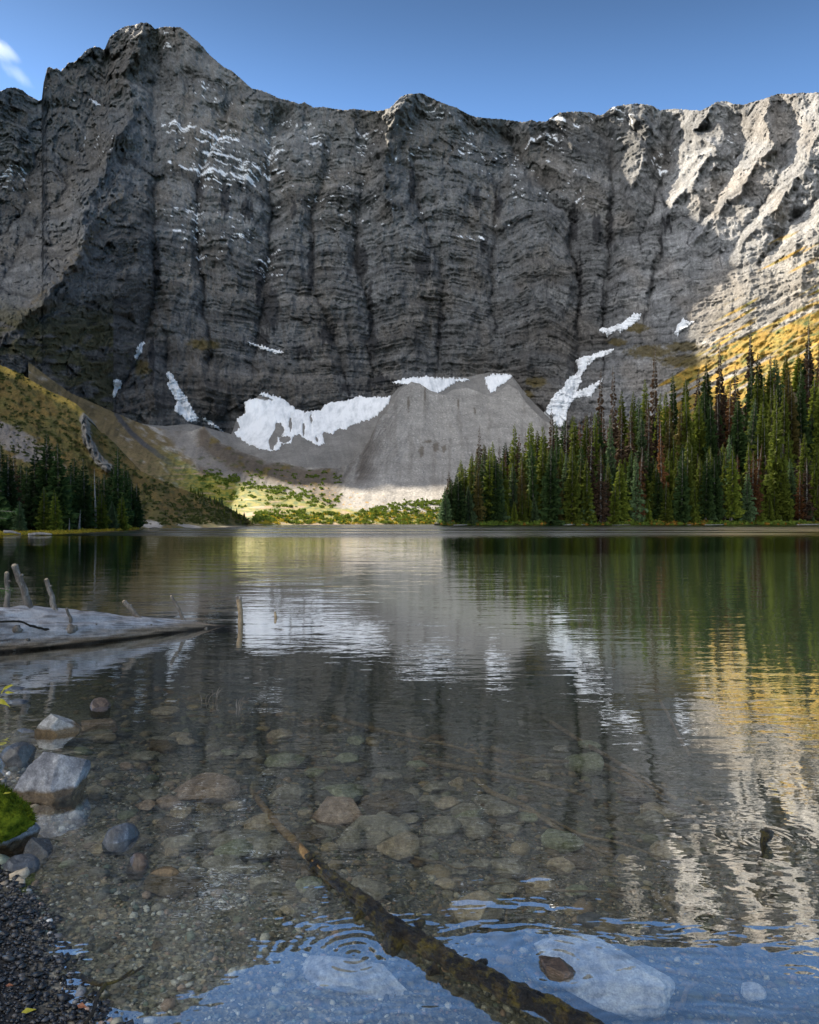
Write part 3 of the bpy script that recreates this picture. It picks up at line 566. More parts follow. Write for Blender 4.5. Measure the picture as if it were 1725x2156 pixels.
P = np.concatenate([f1[None], P, b1[None]]); c = np.concatenate([c[:1], c, c[-1:]])
grid_obj('forest_floor', P, c, M_GROUND)

# ------------------------------------------------------------------ lakebed and shore
SHORE = [(-0.10, -6.0), (-0.30, 0.9), (-0.67, 1.72), (-0.85, 1.95), (-1.07, 2.2), (-1.25, 2.42), (-1.47, 2.68), (-1.76, 2.95), (-1.95, 3.5), (-2.6, 4.4), (-3.6, 5.6), (-5.2, 7.6), (-8, 12), (-17, 27), (-32, 52), (-45, 70), (-70, 90)]
def bed_z(x, y):
    x = np.asarray(x, float); y = np.asarray(y, float)
    sx = np.interp(y, [p[1] for p in SHORE], [p[0] for p in SHORE])
    d = polydist(x, y, SHORE, False) * np.where(x > sx, 1, -1)
    dl = np.maximum(d, 0); z = -(0.16 * dl + 0.03 * dl ** 1.6); z = -8.5 * (1 - np.exp(z / 8.5))
    z = z + np.maximum(-d, 0) * 0.17 + 0.25 * sst(0.6, 4, -d) * 1.0
    n = 0.012 * fbm(x / 0.35, y / 0.35, 501, 4) + 0.03 * fbm(x / 1.6, y / 1.6, 503, 3) * sst(0.3, 2.0, d)
    return z + n * sst(60, 20, np.hypot(x, y))
xs = np.unique(np.concatenate([-np.geomspace(5, 4000, 60), np.arange(-5, 5, 0.03), np.geomspace(5, 4000, 60)]))
ys = np.unique(np.concatenate([-np.geomspace(1, 4000, 30), np.arange(-1, 8, 0.03), np.geomspace(8, 5000, 90)]))
X, Y = np.meshgrid(xs, ys); Z = bed_z(X, Y)
Z = np.where(np.hypot(X, Y) > 120, np.minimum(Z, -8.0), Z)
Z = np.where(Y < -6, np.clip(Z, -9, 1.5), Z)
m, nt, o = nodes('lake_gravel'); p = N(nt, 'ShaderNodeBsdfPrincipled'); S(p, Roughness=0.85)
vo = N(nt, 'ShaderNodeTexVoronoi'); S(vo, Scale=70.0); tc = N(nt, 'ShaderNodeTexCoord'); nt.links.new(tc.outputs['Object'], vo.inputs['Vector'])
at = N(nt, 'ShaderNodeAttribute', attribute_name='Col')
bw = N(nt, 'ShaderNodeRGBToBW'); nt.links.new(vo.outputs['Color'], bw.inputs[0])
c = mul_col(nt, at.outputs['Color'], ramp(nt, bw.outputs[0], [(0.2, 0.55), (0.55, 1.0), (0.8, 1.7)]))
c = mul_col(nt, c, ramp(nt, noise(nt, 3.0, 6), [(0.3, 0.6), (0.7, 1.4)]))
nt.links.new(c, p.inputs['Base Color']); nt.links.new(bump(nt, vo.outputs['Distance'], 0.8, 0.01), p.inputs['Normal']); nt.links.new(p.outputs[0], o.inputs[0]); M_BED = m
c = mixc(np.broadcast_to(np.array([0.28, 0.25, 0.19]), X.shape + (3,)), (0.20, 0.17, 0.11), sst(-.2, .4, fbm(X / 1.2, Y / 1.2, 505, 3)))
c = mixc(c, (0.13, 0.12, 0.085), sst(-0.05, -0.22, Z)); c = mixc(c, (0.075, 0.075, 0.03), sst(-0.6, -1.8, Z)); c = mixc(c, (0.016, 0.046, 0.009), sst(-1.8, -4.0, Z))  # deeper bed: silt tone plus the water's light absorption put into the colour
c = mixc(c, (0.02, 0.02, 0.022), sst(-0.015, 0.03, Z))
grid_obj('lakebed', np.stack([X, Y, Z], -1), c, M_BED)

# ------------------------------------------------------------------ water
RINGS = [(PW(1175, 2030), 60, 0.16, 1.0), (PW(745, 2010), 70, 0.16, 0.8), (PW(870, 1975), 80, 0.10, 0.6), (PW(1615, 1766), 60, 0.12, 0.9), (PW(685, 1885), 90, 0.06, 0.7)]
m, nt, o = nodes('lake_water')
tc = N(nt, 'ShaderNodeTexCoord'); sep = N(nt, 'ShaderNodeSeparateXYZ'); nt.links.new(tc.outputs['Object'], sep.inputs[0]); yo = sep.outputs[1]
n1 = noise(nt, 5.0, 3, 0.5, stretch=(0.42, 1, 1), dist=0.3); n2 = noise(nt, 1.3, 3, 0.5, stretch=(0.35, 1, 1)); n3 = noise(nt, 16.0, 2, 0.5, stretch=(0.6, 1, 1)); n4 = noise(nt, 0.25, 3, 0.5, stretch=(0.35, 1, 1))
def mr(v, a, b, c_, d_):
    r = N(nt, 'ShaderNodeMapRange'); r.interpolation_type = 'SMOOTHSTEP'
    for i, q in zip((1, 2, 3, 4), (a, b, c_, d_)): r.inputs[i].default_value = q
    nt.links.new(v, r.inputs[0]); return r.outputs[0]
calm = mr(noise(nt, 0.5, 2, 0.5), 0.35, 0.65, 0.45, 1.25)
h = math_n(nt, 'MULTIPLY', math_n(nt, 'ADD', math_n(nt, 'MULTIPLY', n1, WAVE_MID), math_n(nt, 'MULTIPLY', n3, WAVE_FINE)), calm)
h = math_n(nt, 'ADD', h, math_n(nt, 'MULTIPLY', n2, math_n(nt, 'MULTIPLY', mr(yo, 4, 12, 0.1, 1.0), WAVE_LONG)))
h = math_n(nt, 'ADD', h, math_n(nt, 'MULTIPLY', n4, mr(yo, 20, 60, 0.0, WAVE_FAR)))
for pc, kk, dec, am in RINGS:
    vd = N(nt, 'ShaderNodeVectorMath', operation='DISTANCE'); nt.links.new(tc.outputs['Object'], vd.inputs[0]); vd.inputs[1].default_value = (pc.x, pc.y, 0)
    r = vd.outputs['Value']; w_ = math_n(nt, 'SINE', math_n(nt, 'MULTIPLY', r, kk * 2.2)); e = math_n(nt, 'EXPONENT', math_n(nt, 'MULTIPLY', r, -1 / dec * 1.1))
    h = math_n(nt, 'ADD', h, math_n(nt, 'MULTIPLY', math_n(nt, 'MULTIPLY', w_, e), 0.00028 * am))
nrm = bump(nt, h, 1.0, 1.0)
gl = N(nt, 'ShaderNodeBsdfGlossy'); gl.distribution = 'BECKMANN'; gl.inputs['Color'].default_value = (1, 1, 1, 1)
band = mr(yo, 30, 85, 0.0, 1.0); pat = mr(noise(nt, 0.02, 3, 0.5, stretch=(0.4, 2.5, 1)), 0.36, 0.5, 0.25, 1.0)
rgh = math_n(nt, 'ADD', math_n(nt, 'MULTIPLY', math_n(nt, 'MULTIPLY', band, pat), WAVE_ROUGH), 0.0)
nt.links.new(rgh, gl.inputs['Roughness']); nt.links.new(nrm, gl.inputs['Normal'])
tr = N(nt, 'ShaderNodeBsdfTransparent'); tr.inputs['Color'].default_value = (0.93, 0.97, 0.92, 1)
lw = N(nt, 'ShaderNodeLayerWeight'); lw.inputs['Blend'].default_value = 0.5; nt.links.new(nrm, lw.inputs['Normal'])   # reflectance rising towards grazing
class fr: outputs = [math_n(nt, 'ADD', math_n(nt, 'MULTIPLY', math_n(nt, 'POWER', lw.outputs['Facing'], 1.4), 0.95), 0.05, clamp=True)]
mx = N(nt, 'ShaderNodeMixShader'); nt.links.new(fr.outputs[0], mx.inputs[0]); nt.links.new(tr.outputs[0], mx.inputs[1]); nt.links.new(gl.outputs[0], mx.inputs[2])
nt.links.new(mx.outputs[0], o.inputs[0]); M_WATER = m
me = np_mesh('water', [(-900, -40, 0), (900, -40, 0), (900, 520, 0), (-900, 520, 0)], [(0, 1, 2, 3)]); wo_ = link('water', me, M_WATER); wo_['kind'] = 'structure'

# ------------------------------------------------------------------ trees
def needles(name, a, b, tr=0.25):
    return mat_simple(name, a, b, 0.9, 0.75, 0.0, 0.1, trans=tr, objrand=0.38, spec=0.15, lo=0.3, hi=0.7)
M_GRN = [needles('needles_green', (0.045, 0.065, 0.006), (0.14, 0.165, 0.022)), needles('needles_dark', (0.013, 0.030, 0.008), (0.042, 0.070, 0.018)), needles('needles_blue', (0.045, 0.080, 0.032), (0.105, 0.150, 0.065))]
M_RUST = needles('needles_rust', (0.055, 0.024, 0.009), (0.13, 0.056, 0.020)); M_BRN = needles('needles_brown', (0.028, 0.018, 0.011), (0.070, 0.042, 0.024)); M_OLIVE = needles('needles_olive', (0.05, 0.042, 0.010), (0.10, 0.078, 0.022))
M_BARK = mat_simple('bark', (0.09, 0.075, 0.06), (0.22, 0.20, 0.18), 3.0, 0.9, 0.6, 0.05, st=(1, 1, 0.15)); M_SNAG = mat_simple('bare_grey_wood', (0.11, 0.10, 0.09), (0.26, 0.24, 0.22), 3.0, 0.9, 0.6, 0.05, st=(1, 1, 0.15))
def trunk_mesh(H, r, seed, bare=False):
    rng = np.random.default_rng(seed); n, sd = 9, 7; V = []; ang = np.arange(sd) * 2 * math.pi / sd
    lean = rng.normal(0, 0.006 * H, 2)
    for i in range(n):
        t = i / (n - 1); rr = r * (1 - t) ** 0.8 + 0.02; c = lean * t * t + 0.01 * H * 0.3 * np.array([math.sin(5 * t + seed), math.cos(4 * t)]) * t
        V.append(np.stack([c[0] + rr * np.cos(ang), c[1] + rr * np.sin(ang), np.full(sd, t * H * 0.985 - 0.4 * (i == 0))], -1))
    V = np.concatenate(V); Fq = [(i * sd + j, i * sd + (j + 1) % sd, (i + 1) * sd + (j + 1) % sd, (i + 1) * sd + j) for i in range(n - 1) for j in range(sd)]
    if bare:
        V = list(V)
        for k in range(26):
            z = H * rng.uniform(0.2, 0.95); a = rng.uniform(0, 6.28); L = H * 0.05 * rng.uniform(0.3, 1) * (1.2 - z / H); b = len(V); w_ = 0.05
            d = np.array([math.cos(a), math.sin(a), -0.35]); s = np.array([-math.sin(a), math.cos(a), 0]) * w_
            c0 = np.array([0, 0, z]); V += [c0 - s, c0 + s, c0 + d * L + s * .3, c0 + d * L - s * .3]; Fq.append((b, b + 1, b + 2, b + 3))
        V = np.array(V)
    return V, Fq
def crown_mesh(H, R, seed, base=0.1, dens=1.0, droop=0.5, ragged=0.35):
    rng = np.random.default_rng(seed); quads = []
    z = H * base; z1 = H
    while z < H * 0.995:
        t = (z / H - base) / (1 - base); prof = R * ((1 - t) ** 0.72) * min(1, 0.55 + t * 4) + 0.10
        nb = max(3, int((5 + 4.5 * (1 - t)) * dens)); a0 = rng.uniform(0, 6.28); lv = rng.uniform(1 - ragged, 1 + ragged * 0.45)
        for j in range(nb):
            a = a0 + 6.283 * j / nb + rng.normal(0, 0.25); L = prof * lv * rng.uniform(0.6, 1.12)
            if rng.random() > dens * 1.05 + 0.1: continue
            d = np.array([math.cos(a), math.sin(a)]); s = np.array([-d[1], d[0]]); dr = droop * rng.uniform(0.5, 1.3) * (1.1 - 0.9 * t)
            zz = z + rng.normal(0, 0.12)
            def pt(u, v, dz=0.0): # along, sideways
                return (d[0] * L * u + s[0] * v, d[1] * L * u + s[1] * v, zz - dr * L * u * (1.25 - 0.55 * u) + dz)
            wv = 0.16 * L + 0.10
            quads.append((pt(0.0, 0), pt(0.55, wv, -0.08 * L), pt(1.02, 0, 0.02), pt(0.55, -wv, -0.08 * L)))
            for q in range(3 if L > 0.7 else 1):          # hanging side sprays
                u = rng.uniform(0.3, 0.85); sg = 1 if (q + j) % 2 else -1; ll = L * rng.uniform(0.28, 0.45) * (1.1 - u * .5)
                quads.append((pt(u - 0.10, 0, 0.0), pt(u + 0.10, 0, 0.0), pt(u + 0.20, sg * ll, -0.22 * L * rng.uniform(.5, 1.4)), pt(u + 0.02, sg * ll * 0.8, -0.30 * L * rng.uniform(.5, 1.4))))
            quads.append((pt(0.35, 0), pt(0.9, 0, 0), pt(0.8, 0.05 * L * rng.normal(), -0.24 * L - 0.12), pt(0.45, 0.05 * L * rng.normal(), -0.30 * L - 0.15)))
        z += (0.34 + 0.20 * (1 - t)) * rng.uniform(0.75, 1.25) / max(dens, 0.6) * (H / 22) ** 0.5
    V = np.array(quads).reshape(-1, 3); return V, np.arange(len(V)).reshape(-1, 4)
PROTO = {}
def proto(kind, var):
    """root empty + trunk + crown, not yet linked"""
    key = (kind, var)
    if key in PROTO: return PROTO[key]
    H = 22.0; rs = 900 + var * 13
    if kind in ('green', 'dark', 'blue', 'olive'):
        R = (2.9, 3.3, 2.6, 3.7, 3.1)[var % 5]; cm = crown_mesh(H, R, rs, (0.03, 0.06, 0.08, 0.02, 0.10)[var % 5], 1.05, 0.5, 0.35); tmat = M_BARK
        cmat = {'green': M_GRN[0], 'dark': M_GRN[1], 'blue': M_GRN[2], 'olive': M_OLIVE}[kind]
    elif kind == 'young': cm = crown_mesh(H, 4.6, rs, 0.02, 1.1, 0.25, 0.2); cmat = M_GRN[(0, 2)[var % 2]]; tmat = M_BARK
    elif kind == 'brown': cm = crown_mesh(H, 2.3, rs, 0.04, 0.85, 0.9, 0.5); cmat = M_BRN; tmat = M_SNAG
    elif kind == 'rust': cm = crown_mesh(H, 2.2, rs, 0.08, 0.9, 0.6, 0.45); cmat = M_RUST; tmat = M_BARK
    elif kind == 'snag': cm = crown_mesh(H, 0.7, rs, 0.3, 0.3, 0.8, 0.8); cmat = M_BRN; tmat = M_SNAG
    tv, tf = trunk_mesh(H, 0.24 if kind != 'snag' else 0.3, rs, kind in ('snag', 'brown'))
    tm = np_mesh('trunk', tv, tf); tm.materials.append(tmat); cr = np_mesh('crown', cm[0], cm[1], smooth=False); cr.materials.append(cmat)
    PROTO[key] = (tm, cr); return PROTO[key]
rt = random.Random(5)
def tree(kind, var, P, H, label, group=None, lean=0.0, wide=1.0, rz=None, tilt=None):
    tm, cr = proto(kind, var); nm = {'snag': 'dead_tree', 'brown': 'dead_spruce', 'rust': 'dead_spruce'}.get(kind, 'spruce_tree')
    e = bpy.data.objects.new(nm, None); COL.objects.link(e); e.location = P
    s = H / 22.0; e.scale = (s * wide, s * wide, s); e.rotation_euler = (rt.gauss(0, 0.012) if tilt is None else tilt[0], lean + rt.gauss(0, 0.012), rt.uniform(0, 6.28) if (rz is None and abs(lean) < .02) else 0)
    for n_, me in (('trunk', tm), ('crown', cr)):
        o = bpy.data.objects.new(n_, me); COL.objects.link(o); o.parent = e
    tag(e, label, {'spruce_tree': 'spruce tree', 'dead_spruce': 'dead spruce', 'dead_tree': 'dead tree'}[nm], group); return e
GR = 'conifers of the dense forest on the right shore'
G_LAB = {'green': 'green spruce standing among many others in the dense right-hand forest', 'dark': 'very dark green spruce in the crowd of the right-hand forest', 'blue': 'blue-green spruce among the darker trees of the right-hand forest', 'olive': 'olive yellow-tinged spruce inside the right-hand forest',
    'brown': 'brown dead spruce hung with bare drooping twigs in the right-hand forest', 'rust': 'rust red dying spruce in the right-hand forest', 'snag': 'bare grey dead trunk standing between the right-hand spruces', 'young': 'short bushy young spruce at the waterline of the right-hand forest'}
G_GRP = {'green': 'green spruces of the right-hand forest', 'dark': 'dark spruces of the right-hand forest', 'blue': 'blue-green spruces of the right-hand forest', 'olive': 'olive spruces of the right-hand forest', 'brown': 'brown dead spruces of the right-hand forest', 'rust': 'rust red spruces of the right-hand forest', 'snag': 'bare trunks in the right-hand forest', 'young': 'young spruces along the right shore'}
ENV = [(915, 1060), (930, 1030), (945, 995), (960, 985), (985, 945), (1005, 905), (1040, 920), (1080, 895), (1125, 868), (1160, 862), (1205, 845), (1240, 830), (1262, 790), (1292, 778), (1345, 800), (1377, 742), (1420, 755), (1470, 742), (1515, 725), (1550, 740), (1582, 695), (1635, 730), (1665, 725), (1700, 690), (1760, 690), (2000, 620)]
def rg(x, t):
    y, Y = right_ground(np.array([[float(x)]]), np.array([[float(t)]])); return Vector(W(x, y[0, 0], Y[0, 0]))
def htop(P, ytop): return (HY - ytop) / F * P.y + CAMH - P.z
# trees whose tops stand out against the mountain
HERO = [(1008, 0.30, 895, 'brown', 'tall ragged brown spruce, highest at the left end of the right-hand forest'), (947, 0.15, 987, 'brown', 'thin crooked brown tree near the tip of the right-hand forest point'), (932, 0.10, 1028, 'brown', 'small dark leaning tree at the very tip of the forest point, outlined on sunlit scree'),
 (1582, 0.75, 675, 'brown', 'tallest dark spire of the forest, standing before the golden slope'), (1702, 0.80, 671, 'brown', 'dark tall spruce at the far right, its top against the golden slope'), (1517, 0.85, 711, 'brown', 'dark pointed spruce top just right of the sunlit slope edge'), (1377, 0.80, 726, 'brown', 'slender brown spruce top rising over the forest below the kite-shaped snow patch'),
 (1292, 0.75, 763, 'brown', 'ragged brown spruce top standing just right of the long snow gully'), (1262, 0.78, 773, 'brown', 'thin brown spruce top overlapping the long snow gully'), (1240, 0.05, 862, 'brown', 'broad dark dead spruce hung with lichen in the forest front row'),
 (1445, 0.03, 903, 'green', 'full bright green spruce, widest of the front row on the right shore'), (1342, 0.02, 953, 'blue', 'pale blue-green spruce reaching down to the water in the front row'), (1537, 0.04, 912, 'blue', 'blue-green spruce right of the bright green front row tree'), (1395, 0.07, 880, 'rust', 'rust red dead spruce behind the front row, brightest red of the forest'),
 (1635, 0.06, 815, 'green', 'tall yellow-green spruce in the front row near the right edge'), (1235, 0.02, 1003, 'young', 'conical young spruce on the grassy shore tongue'), (1458, 0.01, 1043, 'young', 'smallest pointed spruce at the waterline below the bright green tree'), (1500, 0.02, 1045, 'young', 'low spreading spruce at the waterline below the blue-green tree'),
 (1585, 0.03, 930, 'rust', 'leaning brown-red spruce with a pale curved trunk near the right shore'), (1085, 0.45, 888, 'green', 'slim green spruce top, third spire from the left end of the forest'), (1162, 0.5, 856, 'brown', 'dark spire standing in front of the lower end of the long snow gully')]
for i, (x, t, yt, kd, lb) in enumerate(HERO):
    P_ = rg(x, t); H = htop(P_, yt); tree(kd, i, P_ - Vector((0, 0, 0.3)), H, lb, wide=0.95 * min(1.25, (27 / H) ** 0.5) if kd != 'young' else 1.0, lean=0.12 if 'leaning' in lb else 0)
ZONES = [(985, 'at the tip of the forest point'), (1050, 'around the leftmost ragged spire'), (1120, 'left of the snow gully foot'), (1190, 'under the foot of the snow gully'), (1250, 'above the grassy shore tongue'), (1320, 'right of the grassy tongue'), (1385, 'by the pale blue-green spruce'), (1440, 'above the orange bushes'), (1500, 'by the widest green spruce'), (1570, 'below the sunlit slope edge'), (1640, 'under the tallest dark spire'), (1700, 'above the white driftwood'), (9999, 'at the right picture edge')]
cnt = 0
for ti, (t0, t1, stp) in enumerate([(0.012, 0.05, 14), (0.06, 0.16, 15), (0.18, 0.32, 18), (0.34, 0.52, 19), (0.55, 0.72, 21), (0.75, 0.98, 22)]):
    x = 932 + rt.uniform(0, stp)
    while x < 1752:
        xj = x + rt.uniform(-5, 5); t = rt.uniform(t0, t1); P_ = rg(xj, t)
        env = float(interp(xj, ENV)); Hm = htop(P_, env + rt.uniform(4, 26)); H = rt.triangular(15, 30, 23) if ti > 0 else rt.choice([rt.uniform(7, 14), rt.uniform(14, 27), rt.uniform(18, 28)])
        if ti >= 3: H = max(H, min(Hm * rt.uniform(0.86, 1.0), 36)) if rt.random() < .8 else max(H, 22)
        H = min(H, Hm); x += stp * rt.uniform(0.7, 1.3)
        if H < 5: continue
        q = rt.random(); kd = 'green' if q < 0.36 else 'dark' if q < 0.58 else 'blue' if q < 0.66 else 'olive' if q < 0.74 else 'brown' if q < 0.90 else 'rust' if q < 0.95 else 'snag' if (ti > 1 and q > .98) else 'green'
        if H < 13 and ti == 0: kd = 'young' if rt.random() < .5 else 'green'
        hw = 'tall' if H > 24 else 'mid-height' if H > 19 else 'shorter' if H > 13 else 'small'
        rk_ = ('at the waterline', 'in the second rank', 'in the middle ranks', 'halfway upslope', 'high upslope', 'in the topmost rank')[ti]
        zn = next(z_ for xl, z_ in ZONES if xj < xl); nm_ = {'green': 'green spruce', 'dark': 'very dark green spruce', 'blue': 'blue-green spruce', 'olive': 'olive-tinged spruce', 'brown': 'brown dead spruce', 'rust': 'rust red dying spruce', 'snag': 'bare grey dead trunk', 'young': 'bushy young spruce'}[kd]
        lb = '%s %s %s, %s' % (hw, nm_, rk_, zn); G_LAB[kd] = lb; grp_ = G_GRP[kd]
        tree(kd, rt.randrange(5), P_ - Vector((0, 0, 0.3)), H, lb, grp_, wide=rt.uniform(1.0, 1.45) * (1.0 if kd == 'young' else min(1.5, (24 / H) ** 0.5)), lean=rt.choice([0, 0, 0, rt.uniform(-.06, .06)])); cnt += 1
# left grove
def lg(x, y):
    Y, _ = left_depth(np.array([[float(x)]]), np.array([[float(y)]])); return Vector(W(x, y, Y[0, 0]))
LEFT = [(3, 1120, 933, 'dark'), (18, 1121, 950, 'dark'), (32, 1118, 955, 'brown'), (45, 1116, 975, 'dark'), (57, 1117, 976, 'dark'), (72, 1119, 936, 'dark'), (97, 1119, 908, 'dark'), (84, 1116, 960, 'dark'), (126, 1119, 927, 'dark'), (112, 1115, 950, 'dark'), (147, 1117, 972, 'dark'), (155, 1116, 957, 'dark'), (179, 1117, 960, 'dark'), (168, 1114, 985, 'dark'),
  (192, 1114, 1000, 'green'), (220, 1115, 992, 'dark'), (208, 1113, 1000, 'dark'), (249, 1115, 937, 'dark'), (240, 1113, 972, 'dark'), (261, 1114, 975, 'dark'), (270, 1112, 985, 'dark'), (278, 1113, 1008, 'dark'), (287, 1113, 1013, 'dark'), (256, 1117, 1042, 'green'), (214, 1117, 1031, 'green'), (118, 1121, 1028, 'green'), (41, 1122, 1048, 'blue'), (135, 1119, 1045, 'green'), (-15, 1122, 940, 'dark'), (-35, 1122, 930, 'dark'),
  (8, 1118, 985, 'dark'), (64, 1113, 990, 'dark'), (92, 1121, 1020, 'green'), (236, 1117, 1050, 'blue'), (25, 1113, 970, 'dark'), (137, 1113, 990, 'dark'), (230, 1112, 1010, 'brown')]
LL = {97: 'tallest spruce of the left grove, its top third from the left edge', 249: 'tall dense dark spruce near the right end of the left grove', 126: 'second tallest spruce in the middle of the left grove', 287: 'last dark spruce at the right end of the left grove'}
for i, (x, yb, yt, kd) in enumerate(LEFT):
    P_ = lg(x, yb); H = htop(P_, yt)
    hw = 'tall' if H > 12 else 'mid-height' if H > 9 else 'short'; side = 'cut by the left edge' if x < 12 else 'near the left edge' if x < 50 else 'left of the tallest one' if x < 97 else 'right of the tallest one' if x < 150 else 'by the splintered stump' if x < 185 else 'by the bare pale trunk' if x < 225 else 'at the right end'
    lb = LL.get(x) or '%s %s spruce in the left grove, %s' % (hw, {'dark': 'dark slender', 'green': 'green', 'blue': 'blue-green', 'brown': 'brown ragged'}[kd], side)
    tree(kd, i, P_ - Vector((0, 0, 0.2)), H, lb, None if x in LL else {'dark': 'dark spruces of the left grove', 'green': 'short green spruces of the left grove', 'blue': 'blue-green spruces of the left grove', 'brown': 'brown spruces of the left grove'}[kd], wide=1.25 * min(1.4, (13 / H) ** 0.5))
for x, yb, yt, lb in ((202, 1117, 984, 'bare pale dead trunk in the middle of the left grove'), (29, 1119, 1000, 'bare pale trunk near the left edge of the left grove'), (167, 1118, 1072, 'splintered pale broken stump in front of the left grove'), (146, 1120, 1090, 'short conical pale stump beside the splintered one, left grove'), (75, 1118, 1020, 'thin bare trunk left of the tallest spruce of the left grove')):
    P_ = lg(x, yb); H = htop(P_, yt); tree('snag', 1, P_, H, lb, wide=1.5 if H > 6 else 4.0)
# small sunlit spruces on the rim of the left slope
for i in range(58):
    u = i / 57.0; x = 405 + 127 * u + rt.uniform(-3, 3); crest = float(interp(x, LEFT_TOP)); dy = rt.choice([rt.uniform(2, 5), rt.uniform(4, 14), rt.uniform(6, 22)]) if i > 3 else 3
    yb = min(crest + dy, 1104); P_ = lg(x, yb); px = (22, 16, 18, 12)[i] if i < 4 else rt.uniform(9, 19) * (1.0 - 0.25 * u)
    H = px / F * P_.y
    if i < 1: lb, g_ = 'lone taller spruce at the left start of the little sunlit tree row', None
    else: lb, g_ = 'tiny spruce in the sunlit row on the rim of the left slope', 'tiny spruces on the rim of the left slope'
    tree('young' if i > 3 else 'green', rt.randrange(4), P_ - Vector((0, 0, 0.1)), H, lb, g_, wide=0.8)
print('trees', cnt, len(LEFT))

# shrubs nobody could count
def shrub_mass(name, pts, hs, mats, seed, label, cat, blades=12, w=0.55):
    rng = np.random.default_rng(seed); n = len(pts); hs = np.asarray(hs)[:, None, None]
    a = rng.uniform(0, 6.283, (n, blades)); r = rng.uniform(0.0, 1.0, (n, blades)) ** 0.7 * 0.55; tl = rng.uniform(0.45, 1.0, (n, blades)) * (1 - 0.5 * r)
    dx = np.cos(a); dy = np.sin(a); hw = w * 0.22 * rng.uniform(.6, 1.4, (n, blades)); b = rng.uniform(0, 6.283, (n, blades))
    c0 = np.stack([dx * r, dy * r, tl * 0.15], -1); top = np.stack([dx * r * 1.25 + .1 * np.cos(b), dy * r * 1.25, tl], -1); sd = np.stack([-np.sin(b) * hw, np.cos(b) * hw, 0 * b], -1)
    q = np.stack([c0 - sd * .6, c0 + sd * .6, (top * 0.55 + c0 * .45) + sd * 1.3, top, ], 2); q2 = np.stack([c0 - sd * .6, (top * .55 + c0 * .45) + sd * 1.3, top, (top * .5 + c0 * .5) - sd * 1.3], 2)
    V = np.concatenate([q, q2], 1) * hs[..., None] + np.asarray(pts)[:, None, None, :]
    V = V.reshape(-1, 3); o = link(name, np_mesh(name, V, np.arange(len(V)).reshape(-1, 4), smooth=False), mats); o['kind'] = 'stuff'; return tag(o, label, cat)
M_SHRUB = needles('shrub_leaves_green', (0.05, 0.085, 0.012), (0.15, 0.19, 0.03), 0.35); M_SHRUBY = needles('shrub_leaves_yellow', (0.20, 0.17, 0.02), (0.42, 0.32, 0.04), 0.35); M_KRUM = needles('krummholz', (0.028, 0.036, 0.010), (0.075, 0.080, 0.022), 0.2)
rng = np.random.default_rng(77)
def on_mor(n, xr, yr, dens):
    x = rng.uniform(*xr, n); y = rng.uniform(*yr, n); k = dens(x, y) > rng.uniform(0, 1, n); x, y = x[k], y[k]; return W(x, y, mor_depth(x, y))
def d_green(x, y): return (sst(0, .25, fbm(x / 20, y / 5, 601, 3) + 0.15) * (y > interp(x, [(520, 1085), (560, 1075), (640, 1075), (740, 1085), (760, 1080), (820, 1064), (930, 1056)])) * (x > 535) + 0.9 * np.exp(-(polydist(x, y, [(760, 1082), (800, 1072), (860, 1062), (932, 1058)], False) / 5) ** 2))
pts = on_mor(3600, (535, 935), (1050, 1104), d_green); shrub_mass('shrubs', pts, np.random.default_rng(1).uniform(0.5, 1.9, len(pts)), M_SHRUB, 3, 'bright green shrubs carpeting the sunlit meadow at the far shore', 'shrubs', 10, 0.9)
pts = on_mor(3500, (540, 925), (1060, 1104), lambda x, y: sst(0.1, .4, fbm(x / 16, y / 5, 603, 3) + .1) * (y > interp(x, [(540, 1085), (740, 1080), (930, 1072)]))); shrub_mass('yellow_shrubs', pts, np.random.default_rng(2).uniform(0.4, 1.3, len(pts)), M_SHRUBY, 4, 'golden yellow autumn shrubs on the sunlit far meadow', 'shrubs', 9, 1.0)
pts = on_mor(2600, (420, 720), (990, 1070), lambda x, y: sst(0.05, .3, fbm(x / 18, y / 8, 375, 3) + 0.6 * np.exp(-(polydist(x, y, [(440, 1000), (520, 1020), (600, 1040), (700, 1062)], False) / 8) ** 2) - 0.15)); shrub_mass('moraine_shrubs', pts, np.random.default_rng(5).uniform(0.9, 2.0, len(pts)), M_SHRUB, 6, 'scattered green bushes creeping up the foot of the moraine', 'shrubs', 8, 1.0)
x = rng.uniform(-20, 535, 26000); y = rng.uniform(770, 1112, 26000); cr_ = interp(x, LEFT_TOP); bt_ = interp(x, SHORE_L)
k = (y > cr_ + 1) & (y < bt_ - 6) & (0.6 * fbm((x + y) / 34, (y - x * 0.7) / 13, 393, 5, 0.62) + 0.5 * fbm(x / 7, y / 5, 395, 3) + 0.25 * sst(330, 420, x) * sst(1030, 1080, y) > 0.10 + 0.25 * rng.uniform(0, 1, len(x))); x, y = x[k][:5000], y[k][:5000]
pts = W(x, y, left_depth(x, y)[0]); shrub_mass('dwarf_conifers', pts, np.random.default_rng(8).uniform(0.25, 0.9, len(pts)), M_KRUM, 9, 'dark green dwarf conifers and scrub covering the left slope', 'shrubs', 9, 1.1)
